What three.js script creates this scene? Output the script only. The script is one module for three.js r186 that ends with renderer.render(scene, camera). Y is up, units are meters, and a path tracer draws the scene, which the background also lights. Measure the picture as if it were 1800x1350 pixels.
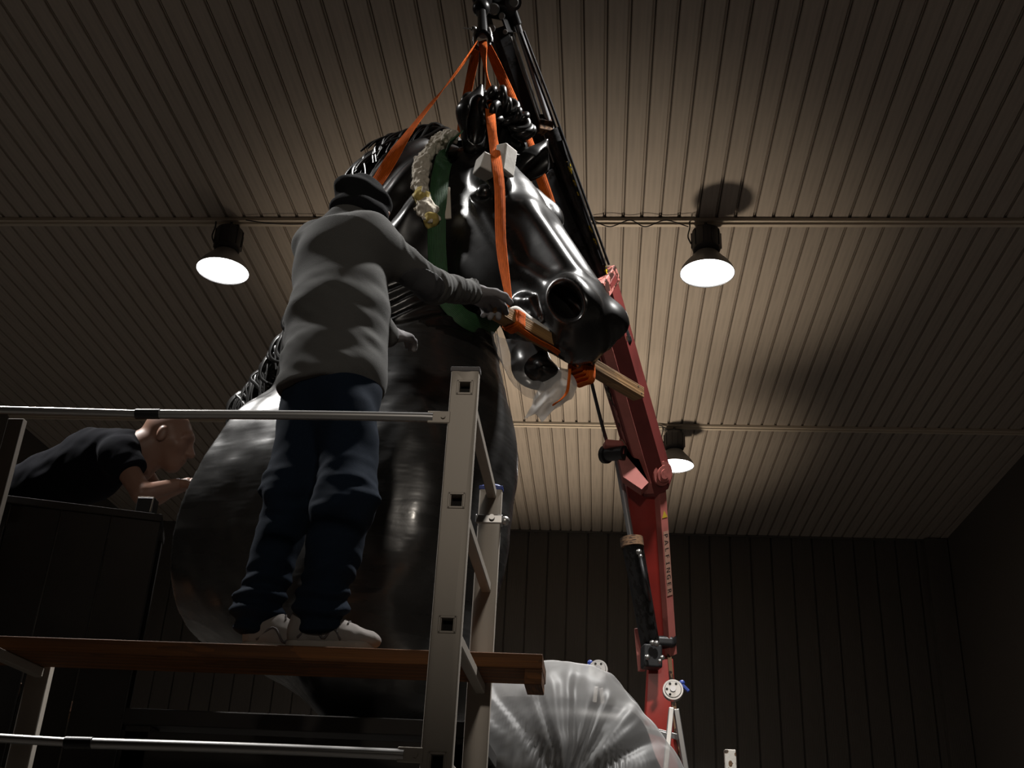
import * as THREE from 'three';
import { RoundedBoxGeometry } from 'three/addons/geometries/RoundedBoxGeometry.js';
import { mergeGeometries, mergeVertices, toCreasedNormals } from 'three/addons/utils/BufferGeometryUtils.js';
import { RectAreaLightUniformsLib } from 'three/addons/lights/RectAreaLightUniformsLib.js';

// ---------------------------------------------------------------- camera, light set-up, exposure
RectAreaLightUniformsLib.init();
const scene = new THREE.Scene();
scene.background = new THREE.Color(0, 0, 0);
const FOCAL = 1941.6, EYE = new THREE.Vector3(0, 1.4, 0);
const camera = new THREE.PerspectiveCamera(2 * Math.atan(675 / FOCAL) * 180 / Math.PI, 1800 / 1350, 0.05, 120);
camera.position.copy(EYE);
camera.rotation.order = 'YXZ';
camera.rotation.set(0.44968, 0.0930, 0.05365);
camera.updateMatrixWorld(true);
const renderer = new THREE.WebGLRenderer({ antialias: true });
renderer.toneMapping = THREE.LinearToneMapping;
renderer.toneMappingExposure = 0.011;
renderer.shadowMap.enabled = true;
const LAMP_CD = 17000, LAMP_HALF_ANGLE = 1.02, LAMP_GLOW = 900;      // the six hall lamps (built in hallLamp)
const FRONT_CD = 3900;                                                 // added fill light behind the viewer
const WORK_CD = 8300;                                                 // the floor floodlight behind the statue

// ---------------------------------------------------------------- helpers
const V = (x, y, z) => new THREE.Vector3(x, y, z);
const rayDir = (px, py) => V((px - 900) / FOCAL, -(py - 675) / FOCAL, -1).applyQuaternion(camera.quaternion);
const at = (px, py, depth) => { const d = rayDir(px, py); return EYE.clone().addScaledVector(d, -depth / d.z); };   // on the plane z = -depth
const aty = (px, py, y) => { const d = rayDir(px, py); return EYE.clone().addScaledVector(d, (y - EYE.y) / d.y); }; // at a height
let seed = 7;
const rnd = () => { seed = (seed * 1664525 + 1013904223) >>> 0; return seed / 4294967296; };
const rr = (a, b) => a + (b - a) * rnd();
const clamp = (x, a = 0, b = 1) => Math.min(b, Math.max(a, x));
const lerp = (a, b, t) => a + (b - a) * t;
const sstep = (a, b, x) => { const t = clamp((x - a) / (b - a)); return t * t * (3 - 2 * t); };
// 3-D value noise
const hash3 = (x, y, z) => { let h = (x * 374761393 + y * 668265263 + z * 2147483647) | 0; h = Math.imul(h ^ (h >>> 13), 1274126177); return ((h ^ (h >>> 16)) >>> 0) / 4294967296; };
function noise3(x, y, z) {
  const xi = Math.floor(x), yi = Math.floor(y), zi = Math.floor(z); let u = x - xi, v = y - yi, w = z - zi;
  u = u * u * (3 - 2 * u); v = v * v * (3 - 2 * v); w = w * w * (3 - 2 * w);
  const L = (a, b, t) => a + (b - a) * t;
  return L(L(L(hash3(xi, yi, zi), hash3(xi + 1, yi, zi), u), L(hash3(xi, yi + 1, zi), hash3(xi + 1, yi + 1, zi), u), v),
    L(L(hash3(xi, yi, zi + 1), hash3(xi + 1, yi, zi + 1), u), L(hash3(xi, yi + 1, zi + 1), hash3(xi + 1, yi + 1, zi + 1), u), v), w) * 2 - 1;
}
// tiling 2-D noise for textures
function tnoise(x, y, px, py, s) {
  const xi = Math.floor(x), yi = Math.floor(y); let u = x - xi, v = y - yi; u = u * u * (3 - 2 * u); v = v * v * (3 - 2 * v);
  const h = (a, b) => hash3(((a % px) + px) % px, ((b % py) + py) % py, s);
  return lerp(lerp(h(xi, yi), h(xi + 1, yi), u), lerp(h(xi, yi + 1), h(xi + 1, yi + 1), u), v);
}
function tex(w, h, fn, srgb, rep = [1, 1]) {
  const d = new Uint8Array(w * h * 4);
  for (let j = 0; j < h; j++) for (let i = 0; i < w; i++) {
    const c = fn(i / w, j / h); const k = (j * w + i) * 4;
    for (let q = 0; q < 3; q++) d[k + q] = clamp(Array.isArray(c) ? c[q] : c) * 255; d[k + 3] = 255;
  }
  const t = new THREE.DataTexture(d, w, h); t.wrapS = t.wrapT = THREE.RepeatWrapping; t.magFilter = THREE.LinearFilter;
  t.minFilter = THREE.LinearMipmapLinearFilter; t.generateMipmaps = true; if (srgb) t.colorSpace = THREE.SRGBColorSpace; t.repeat.set(...rep); t.needsUpdate = true; return t;
}
const mat = (o) => new THREE.MeshStandardMaterial(o), phys = (o) => new THREE.MeshPhysicalMaterial(o);
const lin = (r, g, b) => new THREE.Color().setRGB(r, g, b);

const used = new Map();
function numbered(n) { const k = used.get(n) || 0; used.set(n, k + 1); return k ? `${n}_${String(k).padStart(3, '0')}` : n; }
function tag(o, label, category, group, kind) { if (label) o.userData.label = label; if (category) o.userData.category = category; if (group) o.userData.group = group; if (kind) o.userData.kind = kind; return o; }
function mesh(name, geo, m, parent) {
  const g = Array.isArray(geo) ? joinGeo(geo) : geo; const o = new THREE.Mesh(g, m); o.castShadow = o.receiveShadow = true;
  if (parent && parent !== scene) { o.name = name; parent.updateMatrixWorld(true); parent.add(o); if (parent.isGroup || parent.isMesh) { o.applyMatrix4(parent.matrixWorld.clone().invert()); } }
  else { o.name = numbered(name); scene.add(o); }
  return o;
}                                   // geometries are given in world metres; a child is moved into its parent's frame
function thing(name, label, category, p = V(0, 0, 0), group) { const o = new THREE.Group(); o.name = numbered(name); o.position.copy(p); scene.add(o); o.updateMatrixWorld(true); return tag(o, label, category, group); }
function joinGeo(list) {
  const l = list.map(g => { let q = g.index ? g.toNonIndexed() : g.clone(); if (!q.attributes.normal) q.computeVertexNormals(); if (!q.attributes.uv) metricUV(q); for (const k of Object.keys(q.attributes)) if (!['position', 'normal', 'uv'].includes(k)) q.deleteAttribute(k); return q; });
  return l.length === 1 ? l[0] : mergeGeometries(l);
}
function metricUV(g, sx = 1, sy = 1) {
  const p = g.attributes.position, n = g.attributes.normal, u = new Float32Array(p.count * 2);
  for (let i = 0; i < p.count; i++) {
    const ax = Math.abs(n.getX(i)), ay = Math.abs(n.getY(i)), az = Math.abs(n.getZ(i)); let a, b;
    if (ax >= ay && ax >= az) { a = p.getZ(i); b = p.getY(i); } else if (ay >= az) { a = p.getZ(i); b = p.getX(i); } else { a = p.getX(i); b = p.getY(i); }
    u[2 * i] = a * sx; u[2 * i + 1] = b * sy;
  }
  g.setAttribute('uv', new THREE.BufferAttribute(u, 2)); return g;
}
// oriented frame: local z from a to b, local y as near "up" as possible
function frame(a, b, up = V(0, 1, 0)) {
  const z = b.clone().sub(a).normalize(); let x = up.clone().cross(z); if (x.lengthSq() < 1e-8) x = V(1, 0, 0).cross(z); x.normalize(); const y = z.clone().cross(x);
  return new THREE.Matrix4().makeBasis(x, y, z).setPosition(a.clone().add(b).multiplyScalar(0.5));
}
function bar(a, b, w, h, r = 0.003, up) { const L = a.distanceTo(b); const g = new RoundedBoxGeometry(w, h, L, 1, Math.min(r, w / 2.1, h / 2.1)); metricUV(g); return g.applyMatrix4(frame(a, b, up)); }
function boxAt(c, w, h, d, r = 0.004, ry = 0) { const g = new RoundedBoxGeometry(w, h, d, 1, r); metricUV(g); return g.applyMatrix4(new THREE.Matrix4().makeRotationY(ry).setPosition(c)); }
function rod(a, b, r0, r1 = r0, seg = 16) { const L = a.distanceTo(b); const g = new THREE.CylinderGeometry(r1, r0, L, seg); g.rotateX(Math.PI / 2); return g.applyMatrix4(frame(a, b)); }
function ball(c, r, sx = 1, sy = 1, sz = 1, seg = 14) { const g = new THREE.SphereGeometry(r, seg, Math.ceil(seg * 0.7)); g.scale(sx, sy, sz); return g.translate(c.x, c.y, c.z); }
function tube(pts, r, seg = 40, rad = 8, closed = false) { return new THREE.TubeGeometry(new THREE.CatmullRomCurve3(pts, closed), seg, r, rad, closed); }
function taperTube(pts, rf, seg = 24, rad = 8) {           // radius from a function of t
  const c = new THREE.CatmullRomCurve3(pts); const g = new THREE.TubeGeometry(c, seg, 1, rad, false); const p = g.attributes.position; const q = V(0, 0, 0);
  for (let i = 0; i <= seg; i++) { const ctr = c.getPointAt(i / seg), r = rf(i / seg); for (let j = 0; j <= rad; j++) { const k = i * (rad + 1) + j; q.fromBufferAttribute(p, k).sub(ctr).multiplyScalar(r).add(ctr); p.setXYZ(k, q.x, q.y, q.z); } }
  g.computeVertexNormals(); return g;
}
function prism(poly, a, b, up) {                             // a 2-D outline swept straight from a to b (outline x,y in the frame of the axis)
  const s = new THREE.Shape(poly.map(p => new THREE.Vector2(p[0], p[1]))); const L = a.distanceTo(b);
  const g = new THREE.ExtrudeGeometry(s, { depth: L - 0.008, bevelEnabled: true, bevelSize: 0.004, bevelThickness: 0.004, bevelSegments: 1, steps: 1, bevelOffset: -0.004 }); g.translate(0, 0, -L / 2 + 0.004);
  metricUV(g); return g.applyMatrix4(frame(a, b, up));
}
// a webbing strap: thick ribbon through pts; wd = direction of its width at each point
function ribbon(pts, wds, width, th = 0.006, seg = 60) {
  const c = new THREE.CatmullRomCurve3(pts, false, 'centripetal'), wc = new THREE.CatmullRomCurve3(wds, false, 'centripetal'); const n = pts.length - 1;
  const P = [], U = [], I = []; let run = 0, last = null;
  const wf = typeof width === 'function' ? width : () => width;
  for (let i = 0; i <= seg; i++) {
    const t = i / seg, p = c.getPoint(t), tg = c.getTangent(t), w = wc.getPoint(t); w.addScaledVector(tg, -w.dot(tg)).normalize(); const nn = tg.clone().cross(w).normalize();
    if (last) run += p.distanceTo(last); last = p; const W = wf(t) / 2, T = th / 2;
    const cs = [[-W, -T * 0.4], [-W + T, -T], [W - T, -T], [W, -T * 0.4], [W, T * 0.4], [W - T, T], [-W + T, T], [-W, T * 0.4]];
    for (const [x, y] of cs) { const q = p.clone().addScaledVector(w, x).addScaledVector(nn, y); P.push(q.x, q.y, q.z); U.push(x, run); }
  }
  for (let i = 0; i < seg; i++) for (let j = 0; j < 8; j++) { const a = i * 8 + j, b = i * 8 + (j + 1) % 8; I.push(a, a + 8, b, b, a + 8, b + 8); }
  for (const o of [0, seg * 8]) for (let j = 1; j < 7; j++) o ? I.push(o, o + j + 1, o + j) : I.push(o, o + j, o + j + 1);
  const g = new THREE.BufferGeometry(); g.setAttribute('position', new THREE.Float32BufferAttribute(P, 3)); g.setAttribute('uv', new THREE.Float32BufferAttribute(U, 2)); g.setIndex(I);
  const q = g.toNonIndexed(); q.computeVertexNormals(); return toCreasedNormals(q, 0.7);
}
// ---- signed-distance modelling: smooth union of tapered capsules and ellipsoids, meshed by surface nets
const smin = (a, b, k) => { const h = Math.max(k - Math.abs(a - b), 0) / k; return Math.min(a, b) - h * h * k * 0.25; };
const smax = (a, b, k) => -smin(-a, -b, k);
function rcone(a, b, ra, rb) {
  const bx = b.x - a.x, by = b.y - a.y, bz = b.z - a.z, l2 = bx * bx + by * by + bz * bz;
  return (x, y, z) => { const px = x - a.x, py = y - a.y, pz = z - a.z; const t = clamp((px * bx + py * by + pz * bz) / l2); const dx = px - bx * t, dy = py - by * t, dz = pz - bz * t; return Math.sqrt(dx * dx + dy * dy + dz * dz) - (ra + (rb - ra) * t); };
}
function ellip(c, r, m) {                                      // m: optional basis [ux,uy,uz] of unit vectors
  const [rx, ry, rz] = r;
  return (x, y, z) => { let px = x - c.x, py = y - c.y, pz = z - c.z; if (m) { const a = px * m[0].x + py * m[0].y + pz * m[0].z, b = px * m[1].x + py * m[1].y + pz * m[1].z, d = px * m[2].x + py * m[2].y + pz * m[2].z; px = a; py = b; pz = d; }
    const k0 = Math.sqrt((px / rx) ** 2 + (py / ry) ** 2 + (pz / rz) ** 2), k1 = Math.sqrt((px / (rx * rx)) ** 2 + (py / (ry * ry)) ** 2 + (pz / (rz * rz)) ** 2); return k1 < 1e-9 ? -Math.min(rx, ry, rz) : k0 * (k0 - 1) / k1; };
}
function field(prims, k = 0.05) { return (x, y, z) => { let d = prims[0](x, y, z); for (let i = 1; i < prims.length; i++) { const e = prims[i](x, y, z); if (e - d < (prims[i].k || k)) d = smin(d, e, prims[i].k || k); } return d; }; }
const K = (f, k) => { f.k = k; return f; };
function netMesh(sdf, lo, hi, cell) {
  const B = 6, nx = Math.ceil((hi.x - lo.x) / cell / B) * B, ny = Math.ceil((hi.y - lo.y) / cell / B) * B, nz = Math.ceil((hi.z - lo.z) / cell / B) * B;
  const sx = nx + 1, sy = ny + 1, val = new Float32Array(sx * sy * (nz + 1)).fill(1), id = (i, j, k) => i + sx * (j + sy * k);
  const rad = cell * B * 0.87 * 1.35 + cell, done = new Uint8Array(val.length);
  for (let bk = 0; bk < nz; bk += B) for (let bj = 0; bj < ny; bj += B) for (let bi = 0; bi < nx; bi += B) {
    const c = sdf(lo.x + (bi + B / 2) * cell, lo.y + (bj + B / 2) * cell, lo.z + (bk + B / 2) * cell); const far = Math.abs(c) > rad;
    for (let k = bk; k <= bk + B; k++) for (let j = bj; j <= bj + B; j++) for (let i = bi; i <= bi + B; i++) { const q = id(i, j, k); if (done[q]) continue; if (far) val[q] = c; else { val[q] = sdf(lo.x + i * cell, lo.y + j * cell, lo.z + k * cell); done[q] = 1; } }
  }
  const P = [], I = [], vi = new Map(); const s = (a, b) => a / (a - b);
  for (let k = 0; k < nz; k++) for (let j = 0; j < ny; j++) for (let i = 0; i < nx; i++) {
    const v = []; let neg = 0; for (let c = 0; c < 8; c++) { const w = val[id(i + (c & 1), j + ((c >> 1) & 1), k + (c >> 2))]; v.push(w); if (w < 0) neg++; } if (!neg || neg === 8) continue;
    let X = 0, Y = 0, Z = 0, n = 0; for (let a = 0; a < 8; a++) for (const b of [1, 2, 4]) if (!(a & b)) { const e = a | b; if ((v[a] < 0) !== (v[e] < 0)) { const t = s(v[a], v[e]); X += (a & 1) + (b === 1 ? t : 0); Y += ((a >> 1) & 1) + (b === 2 ? t : 0); Z += (a >> 2) + (b === 4 ? t : 0); n++; } }
    vi.set(id(i, j, k), P.length / 3); P.push(lo.x + (i + X / n) * cell, lo.y + (j + Y / n) * cell, lo.z + (k + Z / n) * cell);
  }
  const quad = (a, b, c, d, flip) => flip ? I.push(a, c, b, a, d, c) : I.push(a, b, c, a, c, d);
  for (let k = 1; k < nz; k++) for (let j = 1; j < ny; j++) for (let i = 1; i < nx; i++) {
    const o = val[id(i, j, k)] < 0; const g = (a, b, c) => vi.get(id(i + a, j + b, k + c));
    if (o !== (val[id(i + 1, j, k)] < 0)) quad(g(0, -1, -1), g(0, 0, -1), g(0, 0, 0), g(0, -1, 0), !o);
    if (o !== (val[id(i, j + 1, k)] < 0)) quad(g(-1, 0, -1), g(-1, 0, 0), g(0, 0, 0), g(0, 0, -1), !o);
    if (o !== (val[id(i, j, k + 1)] < 0)) quad(g(-1, -1, 0), g(0, -1, 0), g(0, 0, 0), g(-1, 0, 0), !o);
  }
  const good = []; for (let t = 0; t < I.length; t += 3) if (I[t] !== undefined && I[t + 1] !== undefined && I[t + 2] !== undefined) good.push(I[t], I[t + 1], I[t + 2]);
  const N = new Float32Array(P.length), e = cell * 0.6; for (let q = 0; q < P.length; q += 3) { const x = P[q], y = P[q + 1], z = P[q + 2]; let a = sdf(x + e, y, z) - sdf(x - e, y, z), b = sdf(x, y + e, z) - sdf(x, y - e, z), c = sdf(x, y, z + e) - sdf(x, y, z - e); const l = Math.hypot(a, b, c) || 1; N[q] = a / l; N[q + 1] = b / l; N[q + 2] = c / l; }
  const g = new THREE.BufferGeometry(); g.setAttribute('position', new THREE.Float32BufferAttribute(P, 3)); g.setAttribute('normal', new THREE.BufferAttribute(N, 3)); g.setIndex(good); return faceUV(g);
}
function faceUV(g0) {                                          // metric uv, the axis chosen per face so that nothing is smeared
  const g = g0.toNonIndexed(), p = g.attributes.position, n = g.attributes.normal, u = new Float32Array(p.count * 2);
  for (let i = 0; i < p.count; i += 3) { const ax = Math.abs(n.getX(i)), ay = Math.abs(n.getY(i)), az = Math.abs(n.getZ(i)), m = ax >= ay && ax >= az ? 0 : ay >= az ? 1 : 2; for (let k = i; k < i + 3; k++) { u[2 * k] = m === 0 ? p.getZ(k) : p.getX(k); u[2 * k + 1] = m === 1 ? p.getZ(k) : p.getY(k); } }
  g.setAttribute('uv', new THREE.BufferAttribute(u, 2)); return g;
}
// ---------------------------------------------------------------- materials
const nz = (u, v, f, s) => tnoise(u * f, v * f, f, f, s);
const fbm = (u, v, f, s) => (nz(u, v, f, s) * 0.5 + nz(u, v, f * 2, s + 1) * 0.25 + nz(u, v, f * 4, s + 2) * 0.15 + nz(u, v, f * 8, s + 3) * 0.1);
const T = {
  streak: tex(256, 256, (u, v) => 0.86 + 0.14 * tnoise(u * 2, v * 90, 2, 90, 5) * 0.6 + 0.06 * fbm(u, v, 4, 9), true, [0.7, 0.7]),
  dust: tex(256, 256, (u, v) => 0.72 + 0.28 * fbm(u, v, 6, 31), true),
  rough: tex(256, 256, (u, v) => 0.55 + 0.45 * fbm(u, v, 8, 61)),
  weave: tex(256, 256, (u, v) => 0.5 + 0.22 * Math.sin(u * 256 * 0.785) * Math.sin(v * 256 * 0.785) + 0.28 * (fbm(u, v, 32, 71) - 0.5), false, [6, 6]),
  webbing: tex(128, 256, (u, v) => 0.5 + 0.3 * Math.sin(u * Math.PI * 16) + 0.2 * Math.sin((v * 64 + u * 8) * Math.PI * 2), false, [16, 10]),
  webCol: tex(128, 256, (u, v) => 0.78 + 0.22 * fbm(u, v, 8, 83) - 0.1 * (0.5 + 0.5 * Math.sin(u * Math.PI * 16)), true, [16, 4]),
  woodCol: tex(512, 256, (u, v) => { const w = v * 22 + 1.6 * tnoise(u * 3, v * 6, 3, 6, 3) + 0.4 * tnoise(u * 9, v * 18, 9, 18, 4); const ring = 0.5 + 0.5 * Math.sin(w * 2); const f = tnoise(u * 8, v * 128, 8, 128, 6); const g = 0.62 + 0.2 * ring * 0.7 + 0.16 * f; const st = fbm(u, v, 5, 17) > 0.56 ? 0.82 : 1; return [g * st, g * 0.84 * st, g * 0.62 * st]; }, true, [0.9, 3]),
  woodBump: tex(512, 256, (u, v) => tnoise(u * 8, v * 128, 8, 128, 6) * 0.7 + 0.3 * tnoise(u * 30, v * 40, 30, 40, 7), false, [0.9, 3]),
  claySmear: tex(512, 512, (u, v) => { const w = u + 0.03 * fbm(u, v, 6, 41); return clamp(0.35 + 0.5 * tnoise(w * 10, v * 46, 10, 46, 43) * 0.7 + 0.45 * fbm(u, v, 8, 45) - 0.2); }, false, [1.2, 1.2]),
  clayBump: tex(512, 512, (u, v) => 0.5 * tnoise((u + 0.04 * nz(u, v, 8, 3)) * 14, v * 70, 14, 70, 53) + 0.5 * fbm(u, v, 16, 57), false, [1.2, 1.2]),
  chip: tex(256, 256, (u, v) => { const f = fbm(u, v, 9, 91), k = f > 0.58 ? 0.32 : f > 0.54 ? 0.6 : 1; const d = 0.85 + 0.15 * fbm(u, v, 24, 97); return [k * d, k * d * (k < 1 ? 0.85 : 1), k * d * (k < 1 ? 0.7 : 1)]; }, true, [2, 2]),
  hazard: tex(128, 128, (u, v) => { const s = ((u + v) * 2) % 1 < 0.5; const w = fbm(u, v, 12, 101); return s && w < 0.56 ? [0.86, 0.72, 0.1] : [0.05, 0.05, 0.05]; }, true, [6, 6]),
  wallLine: tex(256, 64, (u, v) => 0.5 + 0.5 * Math.sin(u * Math.PI * 2 * 12), false, [2.8, 1]),
};
const M = {
  ceiling: mat({ color: lin(0.60, 0.52, 0.44), roughness: 0.62, map: T.streak }),
  deck: mat({ color: lin(0.10, 0.08, 0.065), roughness: 0.8 }),
  batten: mat({ color: lin(0.85, 0.74, 0.6), roughness: 0.6 }),
  wall: mat({ color: lin(0.115, 0.104, 0.092), roughness: 0.6, bumpMap: T.wallLine, bumpScale: 0.002 }),
  board: mat({ color: lin(0.026, 0.022, 0.019), roughness: 0.85, map: T.dust }),
  floor: mat({ color: lin(0.032, 0.026, 0.02), roughness: 0.75, map: T.dust }),
  statue: phys({ color: lin(0.009, 0.0083, 0.008), roughness: 0.36, roughnessMap: T.rough, clearcoat: 0.2, clearcoatRoughness: 0.3, bumpMap: T.rough, bumpScale: 0.0012 }),
  statueBody: phys({ color: lin(0.024, 0.0235, 0.023), roughness: 0.55, roughnessMap: T.claySmear, clearcoat: 0.7, clearcoatRoughness: 0.36, bumpMap: T.clayBump, bumpScale: 0.0013 }),
  hair: phys({ color: lin(0.01, 0.0095, 0.009), roughness: 0.3, clearcoat: 0.5, clearcoatRoughness: 0.2 }),
  orange: phys({ color: lin(1.0, 0.19, 0.022), roughness: 0.85, specularIntensity: 0.25, bumpMap: T.webbing, bumpScale: 0.0012, map: T.webCol, side: THREE.DoubleSide }),
  green: mat({ color: lin(0.035, 0.125, 0.045), roughness: 0.55, bumpMap: T.webbing, bumpScale: 0.001, map: T.webCol }),
  foam: mat({ color: lin(0.74, 0.71, 0.66), roughness: 0.95, bumpMap: T.rough, bumpScale: 0.002 }),
  pad: mat({ color: lin(0.66, 0.60, 0.50), roughness: 0.95, bumpMap: T.rough, bumpScale: 0.003 }),
  padYellow: mat({ color: lin(0.52, 0.40, 0.12), roughness: 0.95 }),
  wood: mat({ color: lin(0.62, 0.50, 0.36), roughness: 0.7, map: T.woodCol, bumpMap: T.woodBump, bumpScale: 0.0012 }),
  plank: mat({ color: lin(0.30, 0.16, 0.065), roughness: 0.75, map: T.woodCol, bumpMap: T.woodBump, bumpScale: 0.002 }),
  alu: mat({ color: lin(0.50, 0.45, 0.39), roughness: 0.5, metalness: 0.25, bumpMap: T.rough, bumpScale: 0.0004 }),
  aluBright: mat({ color: lin(0.62, 0.61, 0.60), roughness: 0.34, metalness: 0.8 }),
  hole: mat({ color: lin(0.02, 0.018, 0.016), roughness: 0.9 }),  // near-black for plates and discs that paint the darkness of holes
  blue: mat({ color: lin(0.02, 0.05, 0.28), roughness: 0.5 }),
  black: mat({ color: lin(0.018, 0.018, 0.019), roughness: 0.42 }),
  blackGloss: phys({ color: lin(0.015, 0.015, 0.016), roughness: 0.3, clearcoat: 0.4 }),
  boomBlack: mat({ color: lin(0.03, 0.03, 0.032), roughness: 0.4, map: T.chip, metalness: 0.1 }),
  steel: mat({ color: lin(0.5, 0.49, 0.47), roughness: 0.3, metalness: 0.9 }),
  chrome: mat({ color: lin(0.62, 0.62, 0.64), roughness: 0.25, metalness: 0.6 }),
  rust: mat({ color: lin(0.2, 0.11, 0.055), roughness: 0.85, map: T.chip }),
  red: phys({ color: lin(0.46, 0.035, 0.024), roughness: 0.42, map: T.dust, clearcoat: 0.3, clearcoatRoughness: 0.35 }),
  maroon: mat({ color: lin(0.24, 0.045, 0.04), roughness: 0.5, map: T.dust }),  // boom red darkened to look like its shaded side
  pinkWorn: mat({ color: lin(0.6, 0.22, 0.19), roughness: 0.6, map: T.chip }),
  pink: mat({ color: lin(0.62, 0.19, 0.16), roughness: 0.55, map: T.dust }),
  sticker: mat({ color: lin(0.52, 0.44, 0.33), roughness: 0.6, map: T.chip }),
  hazard: mat({ roughness: 0.5, map: T.hazard }),
  sweater: mat({ color: lin(0.066, 0.065, 0.062), roughness: 0.95, bumpMap: T.weave, bumpScale: 0.0015 }),
  patch: mat({ color: lin(0.035, 0.035, 0.038), roughness: 0.8, bumpMap: T.weave, bumpScale: 0.001 }),
  jeans: phys({ specularIntensity: 0.2, color: lin(0.006, 0.0115, 0.022), roughness: 0.9, bumpMap: T.weave, bumpScale: 0.0012 }),
  beanie: phys({ specularIntensity: 0.2, color: lin(0.01, 0.01, 0.011), roughness: 0.98, bumpMap: T.weave, bumpScale: 0.002 }),
  shirt: phys({ specularIntensity: 0.2, color: lin(0.007, 0.0075, 0.011), roughness: 0.95, bumpMap: T.weave, bumpScale: 0.001 }),
  skin: phys({ color: lin(0.27, 0.145, 0.1), roughness: 0.48, bumpMap: T.rough, bumpScale: 0.0006 }),
  glove: mat({ color: lin(0.2, 0.19, 0.195), roughness: 0.9, bumpMap: T.weave, bumpScale: 0.001 }),
  shoe: mat({ color: lin(0.2, 0.18, 0.165), roughness: 0.8, bumpMap: T.weave, bumpScale: 0.0008 }),
  shoeDark: mat({ color: lin(0.07, 0.06, 0.06), roughness: 0.85 }),
  sole: mat({ color: lin(0.26, 0.23, 0.2), roughness: 0.7 }),
  plastic: phys({ color: lin(0.7, 0.69, 0.68), roughness: 0.5, transmission: 0.95, thickness: 0, ior: 1.45, side: THREE.DoubleSide }),
  bag: phys({ color: lin(0.92, 0.9, 0.88), roughness: 0.6, transmission: 0.62, thickness: 0, ior: 1.4, side: THREE.DoubleSide }),
  post: mat({ color: lin(0.1, 0.085, 0.07), roughness: 0.7 }),
  plasticClear: phys({ color: lin(0.8, 0.8, 0.8), roughness: 0.25, transmission: 0.78, thickness: 0, ior: 1.45, side: THREE.DoubleSide }),
  whitePaint: mat({ color: lin(0.68, 0.64, 0.58), roughness: 0.6, map: T.chip }),
  lampBlack: mat({ color: lin(0.03, 0.03, 0.034), roughness: 0.5 }),
  bell: mat({ color: lin(0.42, 0.42, 0.43), roughness: 0.35, metalness: 0.6, side: THREE.DoubleSide }),
  glow: mat({ color: lin(0.9, 0.9, 0.9), emissive: new THREE.Color(1, 0.985, 0.955), emissiveIntensity: LAMP_GLOW }),
};
// ---------------------------------------------------------------- the hall
const CEIL = 8.2, XL = -9.4, XR = 6.44, ZB = -20.58, ZF = 6;
function slab(name, x0, x1, y0, y1, z0, z1, m, parent) { const g = new THREE.BoxGeometry(x1 - x0, y1 - y0, z1 - z0); g.translate((x0 + x1) / 2, (y0 + y1) / 2, (z0 + z1) / 2); metricUV(g); return mesh(name, g, m, parent); }
const S = (o, label) => tag(o, label, null, null, 'structure');
S(slab('floor', XL - 0.3, XR + 0.3, -0.3, 0, ZB - 0.3, ZF + 0.3, M.floor), 'brown concrete hall floor under the scaffold');
const ceiling = S(slab('ceiling', XL - 0.3, XR + 0.3, CEIL + 0.038, CEIL + 0.3, ZB - 0.3, ZF + 0.3, M.deck), 'beige ceiling of long ribbed metal panels');
{
  const pitch = 0.1978, x0 = -0.025 - pitch * Math.floor((-0.025 - XL) / pitch);
  // one panel: flat face, chamfered edges, a thin standing tongue in the groove beside it
  const prof = [[0.022, 0], [0.176, 0], [0.182, 0.006], [0.182, 0.037], [0.1955, 0.037], [0.1955, 0.014], [0.2005, 0.014], [0.2005, 0.038], [0.016, 0.038], [0.016, 0.006]];
  const sh = new THREE.Shape(prof.map(p => new THREE.Vector2(p[0], p[1]))); const L = ZF - ZB;
  const g = new THREE.ExtrudeGeometry(sh, { depth: L, bevelEnabled: false, steps: 1 }); g.translate(0, CEIL, ZB); metricUV(g);
  const shades = [0.97, 1.0, 1.02, 0.985].map(k => { const m = M.ceiling.clone(); m.color.multiplyScalar(k); return m; });
  for (let i = 0, x = x0 - pitch; x < XR; i++, x += pitch) { if (x + 0.2 < XL) continue; const o = new THREE.Mesh(g, shades[(i * 7 + (i >> 2)) % 4]); o.name = 'panel'; o.position.x = x; o.castShadow = o.receiveShadow = true; ceiling.add(o); }
}
// far wall: vertical cladding boards
const wallBack = S(slab('wall_back', XL - 0.3, XR + 0.3, 0, CEIL, ZB - 0.3, ZB - 0.02, M.wall), 'dark end wall of vertical metal cladding');
{
  const w = 0.386, g = new RoundedBoxGeometry(w - 0.02, CEIL - 0.01, 0.05, 1, 0.008); metricUV(g); g.translate(0, CEIL / 2, ZB - 0.005);
  for (let x = -1.8212 - w * 20 + w / 2; x < XR; x += w) { if (x < XL + 0.1) continue; const o = new THREE.Mesh(g, M.wall); o.name = 'panel'; o.position.x = x; o.castShadow = o.receiveShadow = true; wallBack.add(o); }
}
S(slab('wall_left', XL - 0.3, XL, 0, CEIL, ZB, ZF, M.wall), 'dark left side wall of the hall');
S(slab('wall_right', XR, XR + 0.3, 0, CEIL, ZB, ZF, M.wall), 'dark right side wall of the hall');
S(slab('wall_front', XL - 0.3, XR + 0.3, 0, CEIL, ZF, ZF + 0.3, M.wall), 'plain dark wall behind the viewer');
S(slab('trim_1', XR - 0.42, XR - 0.02, 0, CEIL - 0.02, ZB + 0.03, ZB + 0.2, M.wall), 'dark corner post against the end wall');
S(mesh('trim_2', bar(V(XL + 0.01, CEIL - 0.012, ZB + 0.05), V(XR - 0.01, CEIL - 0.012, ZB + 0.05), 0.06, 0.03, 0.004), M.wall), 'dark edge strip where the ceiling meets the end wall');
const PURLIN = [-4.55, -9.955, -15.37, 0.86];
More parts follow.
